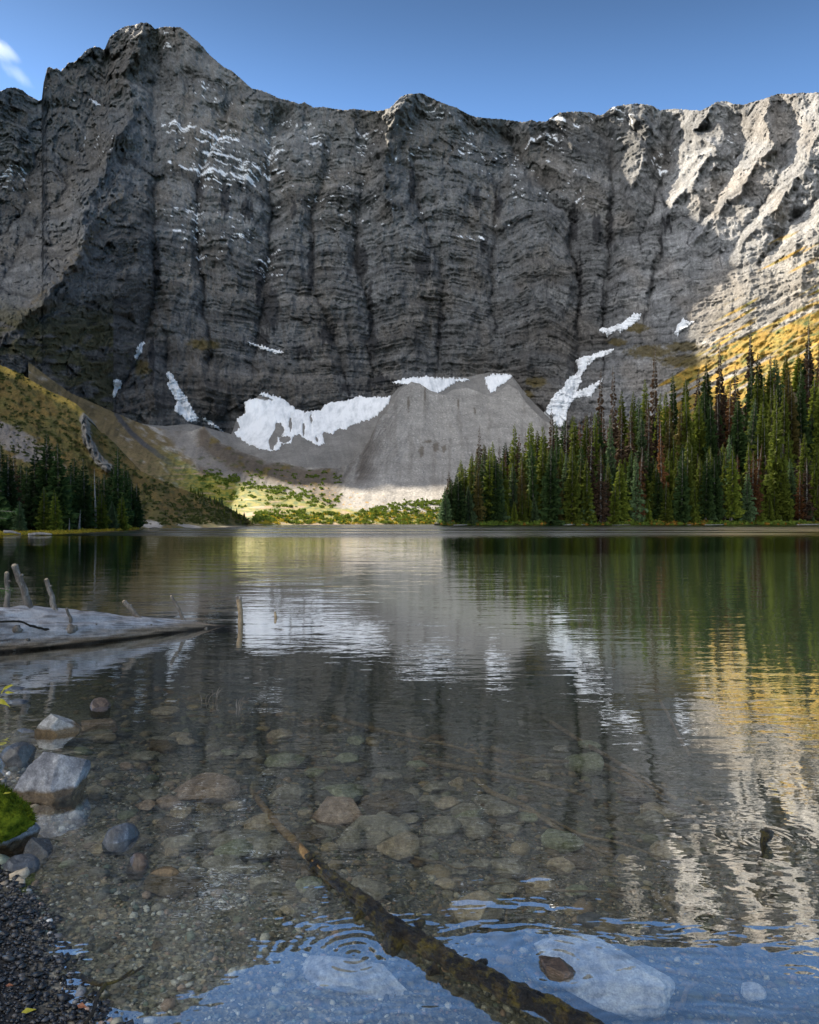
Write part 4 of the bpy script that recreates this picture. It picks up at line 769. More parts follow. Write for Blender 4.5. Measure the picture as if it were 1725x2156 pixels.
# undergrowth along both near shores
xs_ = rng.uniform(930, 1740, 1500); ts_ = rng.uniform(0.0, 0.02, 1500); yy_, YY_ = right_ground(xs_, ts_); pts = W(xs_, yy_, YY_)
shrub_mass('shore_shrubs', pts[:1000], np.random.default_rng(10).uniform(0.5, 1.8, 1000), M_SHRUB, 11, 'low green undergrowth along the waterline of the right forest', 'shrubs', 8, 1.1)
k = (np.abs(xs_ - 1430) < 60) | (np.abs(xs_ - 1215) < 25) | (rng.uniform(0, 1, 1500) < .1); shrub_mass('orange_shrubs', pts[k], np.random.default_rng(12).uniform(0.5, 1.6, int(k.sum())), needles('shrub_leaves_orange', (0.20, 0.10, 0.02), (0.36, 0.19, 0.03), .3), 13, 'orange and rust coloured bushes at the waterline of the right forest', 'shrubs', 8, 1.0)
x = rng.uniform(-15, 292, 900); y = interp(x, SHORE_L) - rng.uniform(1.2, 6, 900); pts = W(x, y, left_depth(x, y)[0]); shrub_mass('bank_grass', pts, np.random.default_rng(14).uniform(0.15, 0.5, 900), M_SHRUBY, 15, 'yellowing grass on the low bank before the left grove', 'grass', 9, 0.9)
# the small cloud at the upper left, far beyond the mountain: a thin ragged wisp of vapour
m, nt, o = nodes('cloud_vapour'); pv = N(nt, 'ShaderNodeVolumePrincipled'); S(pv, Anisotropy=0.4); pv.inputs['Color'].default_value = (1, 1, 1, 1)
tc = N(nt, 'ShaderNodeTexCoord'); nz = noise(nt, 0.0042, 7, 0.62, stretch=(1, 0.4, 1.3), dist=0.8)
def blob(cx_, cz_, rx, rz, rot):
    mp = N(nt, 'ShaderNodeMapping'); mp.vector_type = 'TEXTURE'; mp.inputs['Location'].default_value = (cx_, 0, cz_); mp.inputs['Rotation'].default_value = (0, rot, 0); mp.inputs['Scale'].default_value = (rx, 260, rz)
    nt.links.new(tc.outputs['Object'], mp.inputs[0]); ln = N(nt, 'ShaderNodeVectorMath', operation='LENGTH'); nt.links.new(mp.outputs[0], ln.inputs[0])
    return math_n(nt, 'SUBTRACT', 1.0, ln.outputs['Value'])
b_ = math_n(nt, 'MAXIMUM', blob(-90, 50, 240, 62, 0.45), blob(50, -150, 90, 26, 0.1))
dn = math_n(nt, 'MULTIPLY', math_n(nt, 'MAXIMUM', math_n(nt, 'SUBTRACT', math_n(nt, 'ADD', math_n(nt, 'MULTIPLY', b_, 0.9), math_n(nt, 'MULTIPLY', nz, 1.5)), 1.0), 0.0), 0.0028)
nt.links.new(dn, pv.inputs['Density']); nt.links.new(pv.outputs[0], o.inputs['Volume'])
Yc = 5200.0; cc_ = W(22, 112, Yc); bm = bmesh.new(); bmesh.ops.create_cube(bm, size=1.0); bmesh.ops.scale(bm, vec=(860, 460, 560), verts=bm.verts); me = bpy.data.meshes.new('cloud'); bm.to_mesh(me); bm.free()
co = link('cloud', me, m); co.location = cc_; tag(co, 'small white wisp of cloud left of the main summit', 'cloud', None, 'stuff')

# ------------------------------------------------------------------ foreground stones
def ico(sub):
    bm = bmesh.new(); bmesh.ops.create_icosphere(bm, subdivisions=sub, radius=1.0); v = np.array([x.co[:] for x in bm.verts]); f = np.array([[w_.index for w_ in q.verts] for q in bm.faces]); bm.free(); return v, f
ICO = {k: ico(k) for k in (1, 2, 3, 4, 5, 6)}
def n3(v, s, seed, o=4):
    return (fbm(v[:, 0] * s + v[:, 2] * s * 0.7, v[:, 1] * s - v[:, 2] * s * 0.6, seed, o) + fbm(v[:, 1] * s + 5, v[:, 2] * s * 1.2 + v[:, 0] * .4 * s, seed + 7, o)) * 0.6
def stone(dims, seed, sub=4, cuts=9, rough=0.05, rot=0.0, tilt=(0, 0), round_=0.0):
    """faceted, weathered boulder; dims = full extents"""
    rng = np.random.default_rng(seed); v, f = ICO[sub]; v = v.copy()
    for i in range(cuts):
        n = rng.normal(size=3); n /= np.linalg.norm(n); d = rng.uniform(0.55, 0.88) + round_ * 0.1
        h = np.maximum(0, v @ n - d); v -= h[:, None] * n * (1.0 - round_ * .3)
    v *= (1 + rough * n3(v, 1.6, seed, 3) + rough * 0.45 * n3(v, 6.0, seed + 3, 4))[:, None]
    ext = v.max(0) - v.min(0); v = (v - (v.max(0) + v.min(0)) / 2) / ext
    v *= np.array(dims); R = Matrix.Rotation(rot, 3, 'Z') @ Matrix.Rotation(tilt[0], 3, 'X') @ Matrix.Rotation(tilt[1], 3, 'Y'); v = v @ np.array(R).T
    return v, f
def stone_mat(name, ca, cb, cc, wet=0.0, dry_above=None, spots=(0.5, 0.5, 0.48)):
    m, nt, o = nodes(name); p = N(nt, 'ShaderNodeBsdfPrincipled'); S(p, Roughness=0.8 - wet * 0.55); p.inputs['Specular IOR Level'].default_value = 0.3 + wet * 0.4
    n1 = noise(nt, 9.0, 8, 0.68, dist=0.5); n2 = noise(nt, 45.0, 5, 0.7); n3_ = noise(nt, 160.0, 3, 0.6)
    c = ramp(nt, n1, [(0.32, ca), (0.5, cb), (0.68, cc)])
    c = mul_col(nt, c, ramp(nt, n2, [(0.3, 0.62), (0.7, 1.4)])); c = mul_col(nt, c, ramp(nt, n3_, [(0.3, 0.75), (0.7, 1.25)]))
    c = mul_col(nt, c, spots, ramp(nt, n2, [(0.66, 0.0), (0.72, 0.55)]), 'MIX')
    if dry_above is not None:       # dark wet band left where the lake laps, world height
        g = N(nt, 'ShaderNodeNewGeometry'); sp = N(nt, 'ShaderNodeSeparateXYZ'); nt.links.new(g.outputs['Position'], sp.inputs[0])
        z = math_n(nt, 'ADD', sp.outputs[2], math_n(nt, 'MULTIPLY', math_n(nt, 'SUBTRACT', n1, 0.5), 0.05)); k = mr_(nt, z, dry_above - 0.008, dry_above + 0.012, 1.0, 0.0)
        c = mul_col(nt, c, mul_col(nt, c, (0.42, 0.30, 0.17)), k, 'MIX'); nt.links.new(mr_(nt, z, dry_above - .008, dry_above + .012, 0.25, 0.8), p.inputs['Roughness'])
    nt.links.new(c, p.inputs['Base Color'])
    hh = math_n(nt, 'ADD', math_n(nt, 'MULTIPLY', n1, 1.5), math_n(nt, 'ADD', n2, math_n(nt, 'MULTIPLY', n3_, 0.4))); nt.links.new(bump(nt, hh, 0.8, 0.006), p.inputs['Normal']); nt.links.new(p.outputs[0], o.inputs[0]); return m
def mr_(nt, v, a, b, c_, d_):
    r = N(nt, 'ShaderNodeMapRange'); r.interpolation_type = 'SMOOTHSTEP'
    for i, q in zip((1, 2, 3, 4), (a, b, c_, d_)): r.inputs[i].default_value = q
    nt.links.new(v, r.inputs[0]); return r.outputs[0]
MS = {'grey': stone_mat('weathered_grey_stone', (0.09, 0.09, 0.10), (0.22, 0.22, 0.23), (0.42, 0.41, 0.40), dry_above=0.055), 'light': stone_mat('light_grey_stone', (0.16, 0.155, 0.14), (0.30, 0.29, 0.27), (0.40, 0.39, 0.36), dry_above=0.035), 'tan': stone_mat('tan_stone', (0.26, 0.19, 0.12), (0.47, 0.37, 0.25), (0.62, 0.52, 0.38), spots=(.4, .38, .33)),
      'pale': stone_mat('pale_stone', (0.22, 0.20, 0.20), (0.50, 0.48, 0.49), (0.78, 0.76, 0.77), spots=(.75, .75, .75)), 'dark': stone_mat('dark_wet_stone', (0.02, 0.02, 0.022), (0.06, 0.058, 0.055), (0.13, 0.12, 0.11), wet=1.0), 'brown': stone_mat('brown_wet_stone', (0.02, 0.014, 0.010), (0.07, 0.045, 0.028), (0.18, 0.12, 0.085), wet=0.8), 'slate': stone_mat('blue_grey_wet_stone', (0.018, 0.02, 0.024), (0.06, 0.067, 0.08), (0.24, 0.26, 0.29), wet=0.8), 'green': stone_mat('greenish_stone', (0.16, 0.17, 0.10), (0.30, 0.31, 0.20), (0.46, 0.46, 0.34)),
      'rose': stone_mat('rosy_stone', (0.26, 0.17, 0.12), (0.46, 0.33, 0.25), (0.62, 0.48, 0.39)), 'sed': stone_mat('grey_brown_stone', (0.17, 0.15, 0.11), (0.34, 0.30, 0.23), (0.52, 0.47, 0.37), spots=(.36, .34, .3))}
def bed_hit(x, y):
    Y = 2.0; dx = (x - CX) / F; dz = (HY - y) / F
    lo, hi = 1.0, 40.0
    for _ in range(40):
        mid = (lo + hi) / 2
        if CAMH + dz * mid > float(bed_z(np.array([dx * mid]), np.array([mid]))[0]): lo = mid
        else: hi = mid
    return Vector((dx * lo, lo, CAMH + dz * lo))
def put_stone(name, P, dims, seed, mt, label, cat='rock', group=None, **k):
    v, f = stone(dims, seed, **k); o = link(name, np_mesh(name, v, f), MS[mt]); o.location = P; return tag(o, label, cat, group)
def px(x, y, wpx, z=0.0):
    """length of wpx frame units at the water point"""
    return wpx / F * PW(x, y, z).y
# above the water
def shore_rock(x, y, wd, hz, dep, mt, seed, label, up, cuts=10, rot=0.0, tilt=(0, 0), sub=5, name='rock', rough=.05):
    P_ = PW(x, y); W_ = px(x, y, wd); tot = up / 1000.0 + hz; dims = (W_, dep * W_, tot)
    return put_stone(name, Vector((P_.x, P_.y + dep * W_ * 0.35, up / 1000.0 - tot / 2)), dims, seed, mt, label, sub=sub, cuts=cuts, rot=rot, tilt=tilt, rough=rough)
big = shore_rock(80, 1690, 165, 0.14, 0.80, 'grey', 11, 'large weathered grey boulder with brown wet base at the left edge', 205, cuts=12, rot=0.35, sub=6)
shore_rock(30, 1608, 72, 0.10, 0.8, 'dark', 12, 'dark wet rock just behind the large grey boulder', 100, rot=0.8)
shore_rock(112, 1546, 92, 0.10, 0.75, 'light', 13, 'light grey rock between the large boulder and the fallen log', 118, rot=0.2)
shore_rock(204, 1489, 46, 0.10, 0.7, 'brown', 14, 'small brown pointed rock, farthest out from the left bank', 52, rot=-0.3, cuts=7)
shore_rock(52, 1541, 62, 0.06, 0.5, 'slate', 15, 'low flat bluish rock barely breaking the water left of the light grey rock', 14, cuts=6)
shore_rock(32, 1480, 55, 0.06, 0.5, 'slate', 16, 'flat slate rock at the waterline under the yellow-leaved plant', 20, cuts=6)
shore_rock(30, 1452, 60, 0.05, 0.5, 'slate', 17, 'thin flat rock nearest the fallen log at the left edge', 12, cuts=6)
shore_rock(72, 1802, 58, 0.06, 0.8, 'dark', 18, 'shiny black wet rock right beside the mossy boulder', 62, rot=.5)
shore_rock(36, 1832, 72, 0.05, 0.7, 'slate', 19, 'smooth bluish rock under the mossy boulder', 40, rot=.2, cuts=7)
shore_rock(243, 1770, 78, 0.10, 0.8, 'slate', 20, 'angular wet blue-grey rock rising out of the shallows', 62, cuts=7, rot=0.7, tilt=(0.2, 0.25))
shore_rock(285, 1822, 56, 0.08, 0.7, 'brown', 21, 'small reddish brown wet rock poking out in front of the angular blue-grey one', 34, cuts=7, rot=-.4)
shore_rock(342, 1848, 92, 0.10, 0.8, 'light', 22, 'mostly sunken pale rock whose tip just breaks the surface', 16, cuts=6, rot=.3)
# mossy boulder at the left edge
P_ = PW(-22, 1812); v, f = stone((0.30, 0.32, 0.36), 31, sub=6, cuts=10, rot=.3); root = bpy.data.objects.new('mossy_boulder', None); COL.objects.link(root); root.location = (P_.x - 0.03, P_.y + 0.12, 0.07)
tag(root, 'boulder capped with bright green moss, cut by the left edge of the picture', 'rock'); bo = link('boulder', np_mesh('boulder', v, f), MS['grey'], root)
vv = v.copy(); nrm_ = v / np.linalg.norm(v, axis=1)[:, None]; edge = nrm_[:, 2] * 1.0 + 0.35 * n3(v * 6, 1.0, 61, 3) - 0.25 * nrm_[:, 0] * 0 + 0.2 * (-nrm_[:, 0]); mo = sst(-0.25, 0.0, edge - 0.05)
vv = v + nrm_ * (0.003 + 0.012 * mo + 0.006 * n3(v * 30, 1.0, 62, 3) * mo)[:, None]; vv[mo < 0.5] = v[mo < 0.5] * 0.985
M_MOSS = mat_simple('moss', (0.025, 0.045, 0.004), (0.17, 0.20, 0.015), 30.0, 1.0, 1.0, 0.012, spec=0.05)
fm = f[(mo[f] > 0.3).all(1)]; link('moss', np_mesh('moss', vv, fm), M_MOSS, bo)
rng = np.random.default_rng(63); idx = np.where(mo > .6)[0]; idx = rng.choice(idx, 1600); p0 = vv[idx]; nn = nrm_[idx] + rng.normal(0, .5, (1600, 3)); sd = np.cross(nn, rng.normal(size=(1600, 3))); sd = sd / np.linalg.norm(sd, axis=1)[:, None] * 0.0022
q = np.stack([p0 - sd, p0 + sd, p0 + nn * 0.011 + sd * .3, p0 + nn * 0.012], 1); tf = link('moss_tufts', np_mesh('moss_tufts', q.reshape(-1, 3), np.arange(6400).reshape(-1, 4)), M_MOSS, bo); tf['kind'] = 'stuff'
# stones lying under water: x, y, width, flatness, material, label
UW = [(418, 1672, 168, .34, 'rose', 'largest pinkish flat rock under water near the middle left, streaked with reflections'), (735, 2052, 258, .50, 'pale', 'big rounded white boulder under water left of the dark branch'), (1262, 2062, 262, .34, 'pale', 'long white sunken boulder with a brown broken corner right of the dark branch'),
 (550, 1765, 82, .5, 'tan', 'tan block resting beside the upper end of the dark branch'), (515, 1805, 165, .25, 'sed', 'broad flat brownish slab in front of the tan block'), (604, 1843, 36, .7, 'light', 'small round grey stone close to the dark branch'), (715, 1692, 105, .3, 'green', 'greenish flat stone up the lake from the branch'), (712, 1737, 112, .45, 'rose', 'loaf-shaped stone with a pinkish top above the branch'),
 (820, 1722, 115, .45, 'light', 'grey angular stone beyond the loaf-shaped one'), (790, 1775, 150, .25, 'sed', 'wide flat stone below the loaf-shaped one'), (842, 1815, 92, .6, 'tan', 'bright tan wedge-shaped stone above the middle of the branch'), (745, 1675, 40, .5, 'green', 'small pale green stone beyond the loaf-shaped one'), (615, 1698, 48, .4, 'sed', None), (962, 1660, 34, .6, 'tan', 'small bright yellowish stone, farthest lit pebble in mid-lake'),
 (932, 1765, 85, .4, 'sed', None), (985, 1735, 80, .35, 'green', None), (1010, 1768, 72, .4, 'sed', None), (1188, 1800, 92, .45, 'green', 'blocky greenish stone below the sunken sticks'), (1070, 1850, 80, .35, 'sed', None), (1185, 1845, 60, .5, 'tan', 'squarish tan stone next to the blocky greenish stone'), (1142, 1895, 64, .6, 'tan', 'golden brown rounded stone above the water rings'), (1006, 1955, 115, .55, 'tan', 'large tan stone just above the rings, right of the branch'),
 (870, 1820, 70, .3, 'sed', None), (1060, 1885, 70, .25, 'sed', None), (940, 1882, 50, .4, 'tan', None), (195, 1552, 90, .4, 'rose', 'reddish stone under water right of the light grey rock'), (200, 1560, 60, .3, 'sed', None), (212, 1568, 50, .4, 'tan', None), (300, 1605, 60, .3, 'sed', None), (345, 1508, 60, .25, 'tan', None), (372, 1560, 55, .3, 'tan', None), (388, 1572, 50, .3, 'tan', None), (335, 1570, 60, .25, 'sed', None),
 (245, 1800, 120, .3, 'tan', 'tan apron stone at the foot of the angular blue-grey rock'), (350, 1708, 62, .4, 'rose', 'reddish stone in a cluster above the angular blue-grey rock'), (300, 1712, 50, .4, 'rose', 'orange-brown stone at the left of the reddish cluster'), (373, 1732, 50, .5, 'tan', None), (330, 1748, 34, .5, 'tan', None), (485, 1712, 42, .4, 'tan', 'small tan stone between the pinkish flat rock and the branch'), (305, 1690, 60, .3, 'sed', None), (430, 1755, 60, .3, 'sed', None),
 (150, 1732, 32, .5, 'pale', 'small bright white stone under water right of the large grey boulder'), (200, 1783, 60, .3, 'sed', None), (405, 1892, 60, .4, 'light', 'pale grey stone in the open gravel left of the branch'), (320, 2018, 26, .6, 'light', None), (1270, 2150, 130, .4, 'light', 'grey boulder cut by the bottom edge at the right'), (1400, 1985, 90, .3, 'slate', 'bluish flat stone right of the long white boulder'), (1600, 2120, 55, .5, 'pale', None), (1345, 2045, 60, .4, 'slate', None),
 (1250, 1960, 60, .4, 'slate', None), (560, 1870, 40, .4, 'sed', None), (470, 1840, 110, .15, 'sed', 'long narrow stone lying aslant above the open gravel'), (905, 1700, 50, .4, 'sed', None), (860, 1740, 50, .4, 'sed', None), (1030, 1700, 60, .3, 'sed', None), (680, 1770, 60, .35, 'sed', None), (640, 1730, 36, .5, 'tan', None), (1080, 1760, 50, .4, 'sed', None), (1120, 1735, 60, .3, 'green', None), (900, 1790, 46, .4, 'sed', None), (230, 1650, 40, .4, 'sed', None), (260, 1625, 34, .4, 'rose', None), (180, 1625, 34, .4, 'sed', None), (600, 1620, 50, .3, 'sed', None), (520, 1600, 44, .3, 'sed', None), (450, 1600, 40, .3, 'sed', None), (660, 1640, 44, .35, 'green', None), (820, 1650, 60, .3, 'sed', None), (880, 1620, 50, .3, 'green', None), (560, 1640, 36, .4, 'sed', None)]
rx_ = random.Random(21)
for k_ in range(46):
    UW.append((rx_.uniform(330, 1420), rx_.uniform(1560, 1900), rx_.uniform(34, 92), rx_.uniform(.22, .5), rx_.choice(['tan', 'sed', 'sed', 'green', 'light', 'tan', 'rose' if False else 'sed']), None))
GL = {'tan': 'unremarkable tan stone lying under the clear shallow water', 'sed': 'dull grey-brown stone lying under the clear shallow water', 'green': 'mossy greenish stone lying deeper under the water', 'rose': 'reddish stone under the shallow water near the left bank', 'light': 'plain light grey stone under the shallow water', 'slate': 'bluish stone on the lake floor near the lower right', 'pale': 'small whitish stone on the lake floor near the lower right'}
for i, (x, y, wd, fl, mt, lb) in enumerate(UW):
    P_ = bed_hit(x, y); w_ = wd / F * P_.y; hgt = w_ * fl * (1.15 if wd < 200 else 1.0); hid = 0.14
    z_ = P_.z + hgt * (0.5 - hid)
    if z_ + hgt / 2 > -0.012: z_ = -0.012 - hgt / 2
    if wd > 160 and fl > .3: tp_ = -0.09 if x < 500 else -0.06 if x < 800 else -0.03; hgt = w_ * fl; P_ = PW(x, y, tp_ - .06); z_ = tp_ - hgt / 2
    put_stone('rock', Vector((P_.x, P_.y + (0.05 if wd < 200 else 0.02), z_)), (w_, w_ * (0.72 if wd < 200 else 0.62), hgt), 700 + i, mt, lb or GL[mt], group=None if lb else {'tan': 'plain tan stones under water', 'sed': 'grey-brown stones under water', 'green': 'greenish stones under water', 'rose': 'reddish stones under water', 'light': 'light grey stones under water', 'slate': 'bluish stones under water', 'pale': 'whitish stones under water'}[mt],
        sub=6 if wd > 200 else 5 if wd > 80 else 4, cuts=10, rot=rng.uniform(-.5, .5) if wd < 200 else (-0.1 if x < 800 else -0.45), rough=.05 if wd < 200 else .10)
# exposed brown corner of the white boulder and the tip of the other one
P_ = PW(1172, 2046); put_stone('rock', Vector((P_.x, P_.y + 0.015, 0.0)), (px(1172, 2046, 84), 0.065, 0.05), 801, 'brown', 'craggy brown rock corner breaking the water beside the long white boulder', sub=5, cuts=9, rot=-0.5, rough=.12)
# gravel: real pebbles, far too many to count
def pebbles(name, n, xr, yr, seed, size, pal, cond, mt, label, cat, lift=0.0, sub=1, gain=2.0):
    rng = np.random.default_rng(seed); x = rng.uniform(*xr, n); y = rng.uniform(*yr, n); k = cond(x, y, rng); x, y = x[k], y[k]; n = len(x)
    r = np.exp(rng.normal(math.log(size[0]), size[1], n)).clip(size[0] * .4, size[2]); v0, f0 = ICO[sub]; m_ = len(v0)
    sc = np.stack([r * rng.uniform(.8, 1.5, n), r * rng.uniform(.7, 1.2, n), r * rng.uniform(.35, .75, n)], -1); a = rng.uniform(0, 6.28, n); tx = rng.normal(0, .25, n)
    jit = rng.uniform(0.72, 1.18, (n, m_)); V = v0[None] * jit[..., None] * sc[:, None]
    V = np.stack([V[..., 0], V[..., 1] * np.cos(tx)[:, None] - V[..., 2] * np.sin(tx)[:, None], V[..., 1] * np.sin(tx)[:, None] + V[..., 2] * np.cos(tx)[:, None]], -1)
    ca, sa = np.cos(a)[:, None], np.sin(a)[:, None]; V = np.stack([V[..., 0] * ca - V[..., 1] * sa + x[:, None], V[..., 0] * sa + V[..., 1] * ca + y[:, None], V[..., 2] + (bed_z(x, y) + sc[:, 2] * (0.35 + lift))[:, None]], -1)
    pal = np.array(pal); c = pal[rng.integers(0, len(pal), n)] * rng.uniform(.65, 1.35, n)[:, None] * gain; zz_ = bed_z(x, y); c = c * lerp(np.ones(3), np.array([0.62, 0.56, 0.42]), sst(-0.05, -0.24, zz_)[:, None]) if gain > 1 else c; C = np.repeat(c[:, None], m_, 1)  # deeper pebbles dimmed in colour to stand for light absorbed by water
    Fq = (f0[None] + (np.arange(n) * m_)[:, None, None]).reshape(-1, 3)
    o = link(name, np_mesh(name, V.reshape(-1, 3), Fq, C.reshape(-1, 3), smooth=True), mt); o['kind'] = 'stuff'; return tag(o, label, cat)
m, nt, o = nodes('pebble'); p = N(nt, 'ShaderNodeBsdfPrincipled'); S(p, Roughness=0.7); at = N(nt, 'ShaderNodeAttribute', attribute_name='Col'); nn_ = noise(nt, 120.0, 5, .7)
nt.links.new(mul_col(nt, at.outputs['Color'], ramp(nt, nn_, [(.3, .6), (.7, 1.4)])), p.inputs['Base Color']); nt.links.new(bump(nt, nn_, .5, .003), p.inputs['Normal']); nt.links.new(p.outputs[0], o.inputs[0]); M_PEB = m
m, nt, o = nodes('wet_pebble'); p = N(nt, 'ShaderNodeBsdfPrincipled'); S(p, Roughness=0.12); p.inputs['Specular IOR Level'].default_value = 0.6; at = N(nt, 'ShaderNodeAttribute', attribute_name='Col'); nn_ = noise(nt, 90.0, 5, .7)
nt.links.new(mul_col(nt, at.outputs['Color'], ramp(nt, nn_, [(.3, .6), (.7, 1.4)])), p.inputs['Base Color']); nt.links.new(bump(nt, nn_, .7, .004), p.inputs['Normal']); nt.links.new(p.outputs[0], o.inputs[0]); M_WPEB = m
PAL = [(0.35, 0.33, 0.30), (0.08, 0.08, 0.085), (0.12, 0.115, 0.11), (0.17, 0.155, 0.13), (0.09, 0.10, 0.105), (0.19, 0.15, 0.10), (0.14, 0.13, 0.10), (0.24, 0.19, 0.135), (0.06, 0.055, 0.05), (0.20, 0.14, 0.11), (0.11, 0.13, 0.11), (0.07, 0.07, 0.065), (0.30, 0.29, 0.27)]
def inframe(x, y, rng): return (np.abs(x) < 0.58 * y + 0.15) & (bed_z(x, y) < 0.0)
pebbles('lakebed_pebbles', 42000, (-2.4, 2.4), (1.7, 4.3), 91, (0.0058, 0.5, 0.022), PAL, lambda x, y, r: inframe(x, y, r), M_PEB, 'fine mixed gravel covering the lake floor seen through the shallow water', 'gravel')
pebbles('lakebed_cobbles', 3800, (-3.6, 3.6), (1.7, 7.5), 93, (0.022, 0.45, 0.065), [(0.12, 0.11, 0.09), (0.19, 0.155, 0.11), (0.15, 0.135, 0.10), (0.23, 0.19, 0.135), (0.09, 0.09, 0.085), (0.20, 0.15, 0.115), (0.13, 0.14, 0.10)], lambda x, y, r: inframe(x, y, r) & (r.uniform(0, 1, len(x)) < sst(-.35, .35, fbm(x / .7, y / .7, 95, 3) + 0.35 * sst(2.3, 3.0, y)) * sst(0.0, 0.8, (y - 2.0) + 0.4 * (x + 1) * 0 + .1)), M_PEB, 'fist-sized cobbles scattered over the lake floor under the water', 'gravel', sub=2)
WPAL = [(0.015, 0.015, 0.018), (0.03, 0.03, 0.034), (0.045, 0.045, 0.05), (0.02, 0.022, 0.027), (0.035, 0.028, 0.022), (0.07, 0.07, 0.075), (0.012, 0.012, 0.013), (0.10, 0.09, 0.085)]
pebbles('shore_gravel', 34000, (-2.2, -0.35), (1.6, 3.6), 97, (0.0048, 0.5, 0.017), WPAL, lambda x, y, r: (bed_z(x, y) > -0.010) & (np.abs(x) < .62 * y + .1), M_WPEB, 'wet black gravel of the shore in the bottom left corner', 'gravel', lift=0.5, sub=1, gain=0.7)

# ------------------------------------------------------------------ wood
def tube(pts, rad, sides=14, seed=0, amp=0.06, sub=6, cap=True, sq=1.0, knots=0):
    """swept tube through pts with varying radius and rough bark relief; returns verts, faces"""
    P_ = np.array([tuple(p) for p in pts], float); n = len(P_); t = np.linspace(0, n - 1, (n - 1) * sub + 1); rng = np.random.default_rng(seed)
    def cr(A, t):
        i = np.clip(t.astype(int), 0, n - 2); u = (t - i)[:, None]; a0 = A[np.clip(i - 1, 0, n - 1)]; a1 = A[i]; a2 = A[i + 1]; a3 = A[np.clip(i + 2, 0, n - 1)]
        return 0.5 * (2 * a1 + (a2 - a0) * u + (2 * a0 - 5 * a1 + 4 * a2 - a3) * u * u + (3 * a1 - a0 - 3 * a2 + a3) * u ** 3)
    C = cr(P_, t); R = np.interp(t, np.arange(n), rad); T_ = np.gradient(C, axis=0); T_ /= np.linalg.norm(T_, axis=1)[:, None] + 1e-9
    up = np.array([0.13, -0.21, 1.0]) if abs(T_[0, 2]) < .9 else np.array([1.0, 0.1, 0]); A = np.cross(T_, up); A /= np.linalg.norm(A, axis=1)[:, None]; B = np.cross(A, T_)
    ang = np.arange(sides) * 2 * math.pi / sides; L = np.concatenate([[0], np.cumsum(np.linalg.norm(np.diff(C, axis=0), axis=1))])
    rr = R[:, None] * (1 + amp * 1.6 * fbm(ang[None] * 1.5 + 0 * L[:, None], L[:, None] / (R.mean() * 3), seed, 3) + amp * ridged(np.cos(ang)[None] * 2.2 + 3, np.sin(ang)[None] * 2.2 + L[:, None] / (R.mean() * 6), seed + 5, 3))
    V = C[:, None] + A[:, None] * (np.cos(ang)[None] * rr)[..., None] + B[:, None] * (np.sin(ang)[None] * rr * sq)[..., None]
    m_ = len(C); V = V.reshape(-1, 3); i = np.arange(m_ * sides).reshape(m_, sides); Fq = np.stack([i[:-1], np.roll(i, -1, 1)[:-1], np.roll(i, -1, 1)[1:], i[1:]], -1).reshape(-1, 4)
    if cap:
        b = len(V); V = np.concatenate([V, [C[0] - T_[0] * R[0] * .15], [C[-1] + T_[-1] * R[-1] * .3]])
        e = [(i[0, (j + 1) % sides], i[0, j], b, b) for j in range(sides)] + [(i[-1, j], i[-1, (j + 1) % sides], b + 1, b + 1) for j in range(sides)]
        tri = np.array([q[:3] for q in e]); return V, Fq, tri
    return V, Fq, np.zeros((0, 3), int)
def tube_obj(name, pts, rad, mt, parent=None, colfn=None, **k):
    V, Fq, tri = tube(pts, rad, **k); me = bpy.data.meshes.new(name); me.from_pydata(V.tolist(), [], Fq.tolist() + tri.tolist()); me.update(); me.polygons.foreach_set('use_smooth', np.ones(len(me.polygons), bool))
    if colfn is not None:
        c4 = np.ones((len(V), 4), np.float32); c4[:, :3] = colfn(V, k['sides']); a_ = me.color_attributes.new('Col', 'FLOAT_COLOR', 'POINT'); a_.data.foreach_set('color', c4.ravel())
    return link(name, me, mt, parent)
def wood_mat(name, ca, cb, cc, sc=6.0, st=(1, 1, 1), rough=0.75, bs=.8, bd=.01, green=None, hi=0.7):
    m, nt, o = nodes(name); p = N(nt, 'ShaderNodeBsdfPrincipled'); S(p, Roughness=rough)
    n1 = noise(nt, sc, 8, 0.7, stretch=st, dist=.4); n2 = noise(nt, sc * 7, 5, 0.7, stretch=st)
    c = ramp(nt, n1, [(0.3, ca), (0.5, cb), (hi, cc)]); c = mul_col(nt, c, ramp(nt, n2, [(.3, .6), (.7, 1.35)]))
    if green: c = mul_col(nt, c, green, ramp(nt, noise(nt, sc * 1.3, 6, .7), [(.5, 0.0), (.62, .75)]), 'MIX')
    nt.links.new(c, p.inputs['Base Color']); nt.links.new(bump(nt, math_n(nt, 'ADD', n1, n2), bs, bd), p.inputs['Normal']); nt.links.new(p.outputs[0], o.inputs[0]); return m
M_LOG = wood_mat('silvered_wood', (0.16, 0.12, 0.09), (0.40, 0.37, 0.34), (0.66, 0.65, 0.66), 3.5, (0.35, 2.5, 2.5), 0.6, 1.0, 0.015)
M_STUB = wood_mat('stub_bark', (0.05, 0.04, 0.032), (0.14, 0.115, 0.09), (0.32, 0.29, 0.25), 14.0, (1.5, 1.5, 0.5)); M_ENDW = mat_simple('broken_wood', (0.28, 0.19, 0.11), (0.52, 0.42, 0.30), 60, .8)
M_BRANCH = wood_mat('wet_mossy_bark', (0.004, 0.0035, 0.003), (0.016, 0.012, 0.008), (0.10, 0.070, 0.025), 16.0, (1, 1, 1), 0.28, 1.0, 0.02, hi=.70, green=(0.15, 0.115, 0.015)); M_AMBER = wood_mat('bare_amber_wood', (0.10, 0.05, 0.015), (0.28, 0.16, 0.05), (0.50, 0.33, 0.12), 14.0)
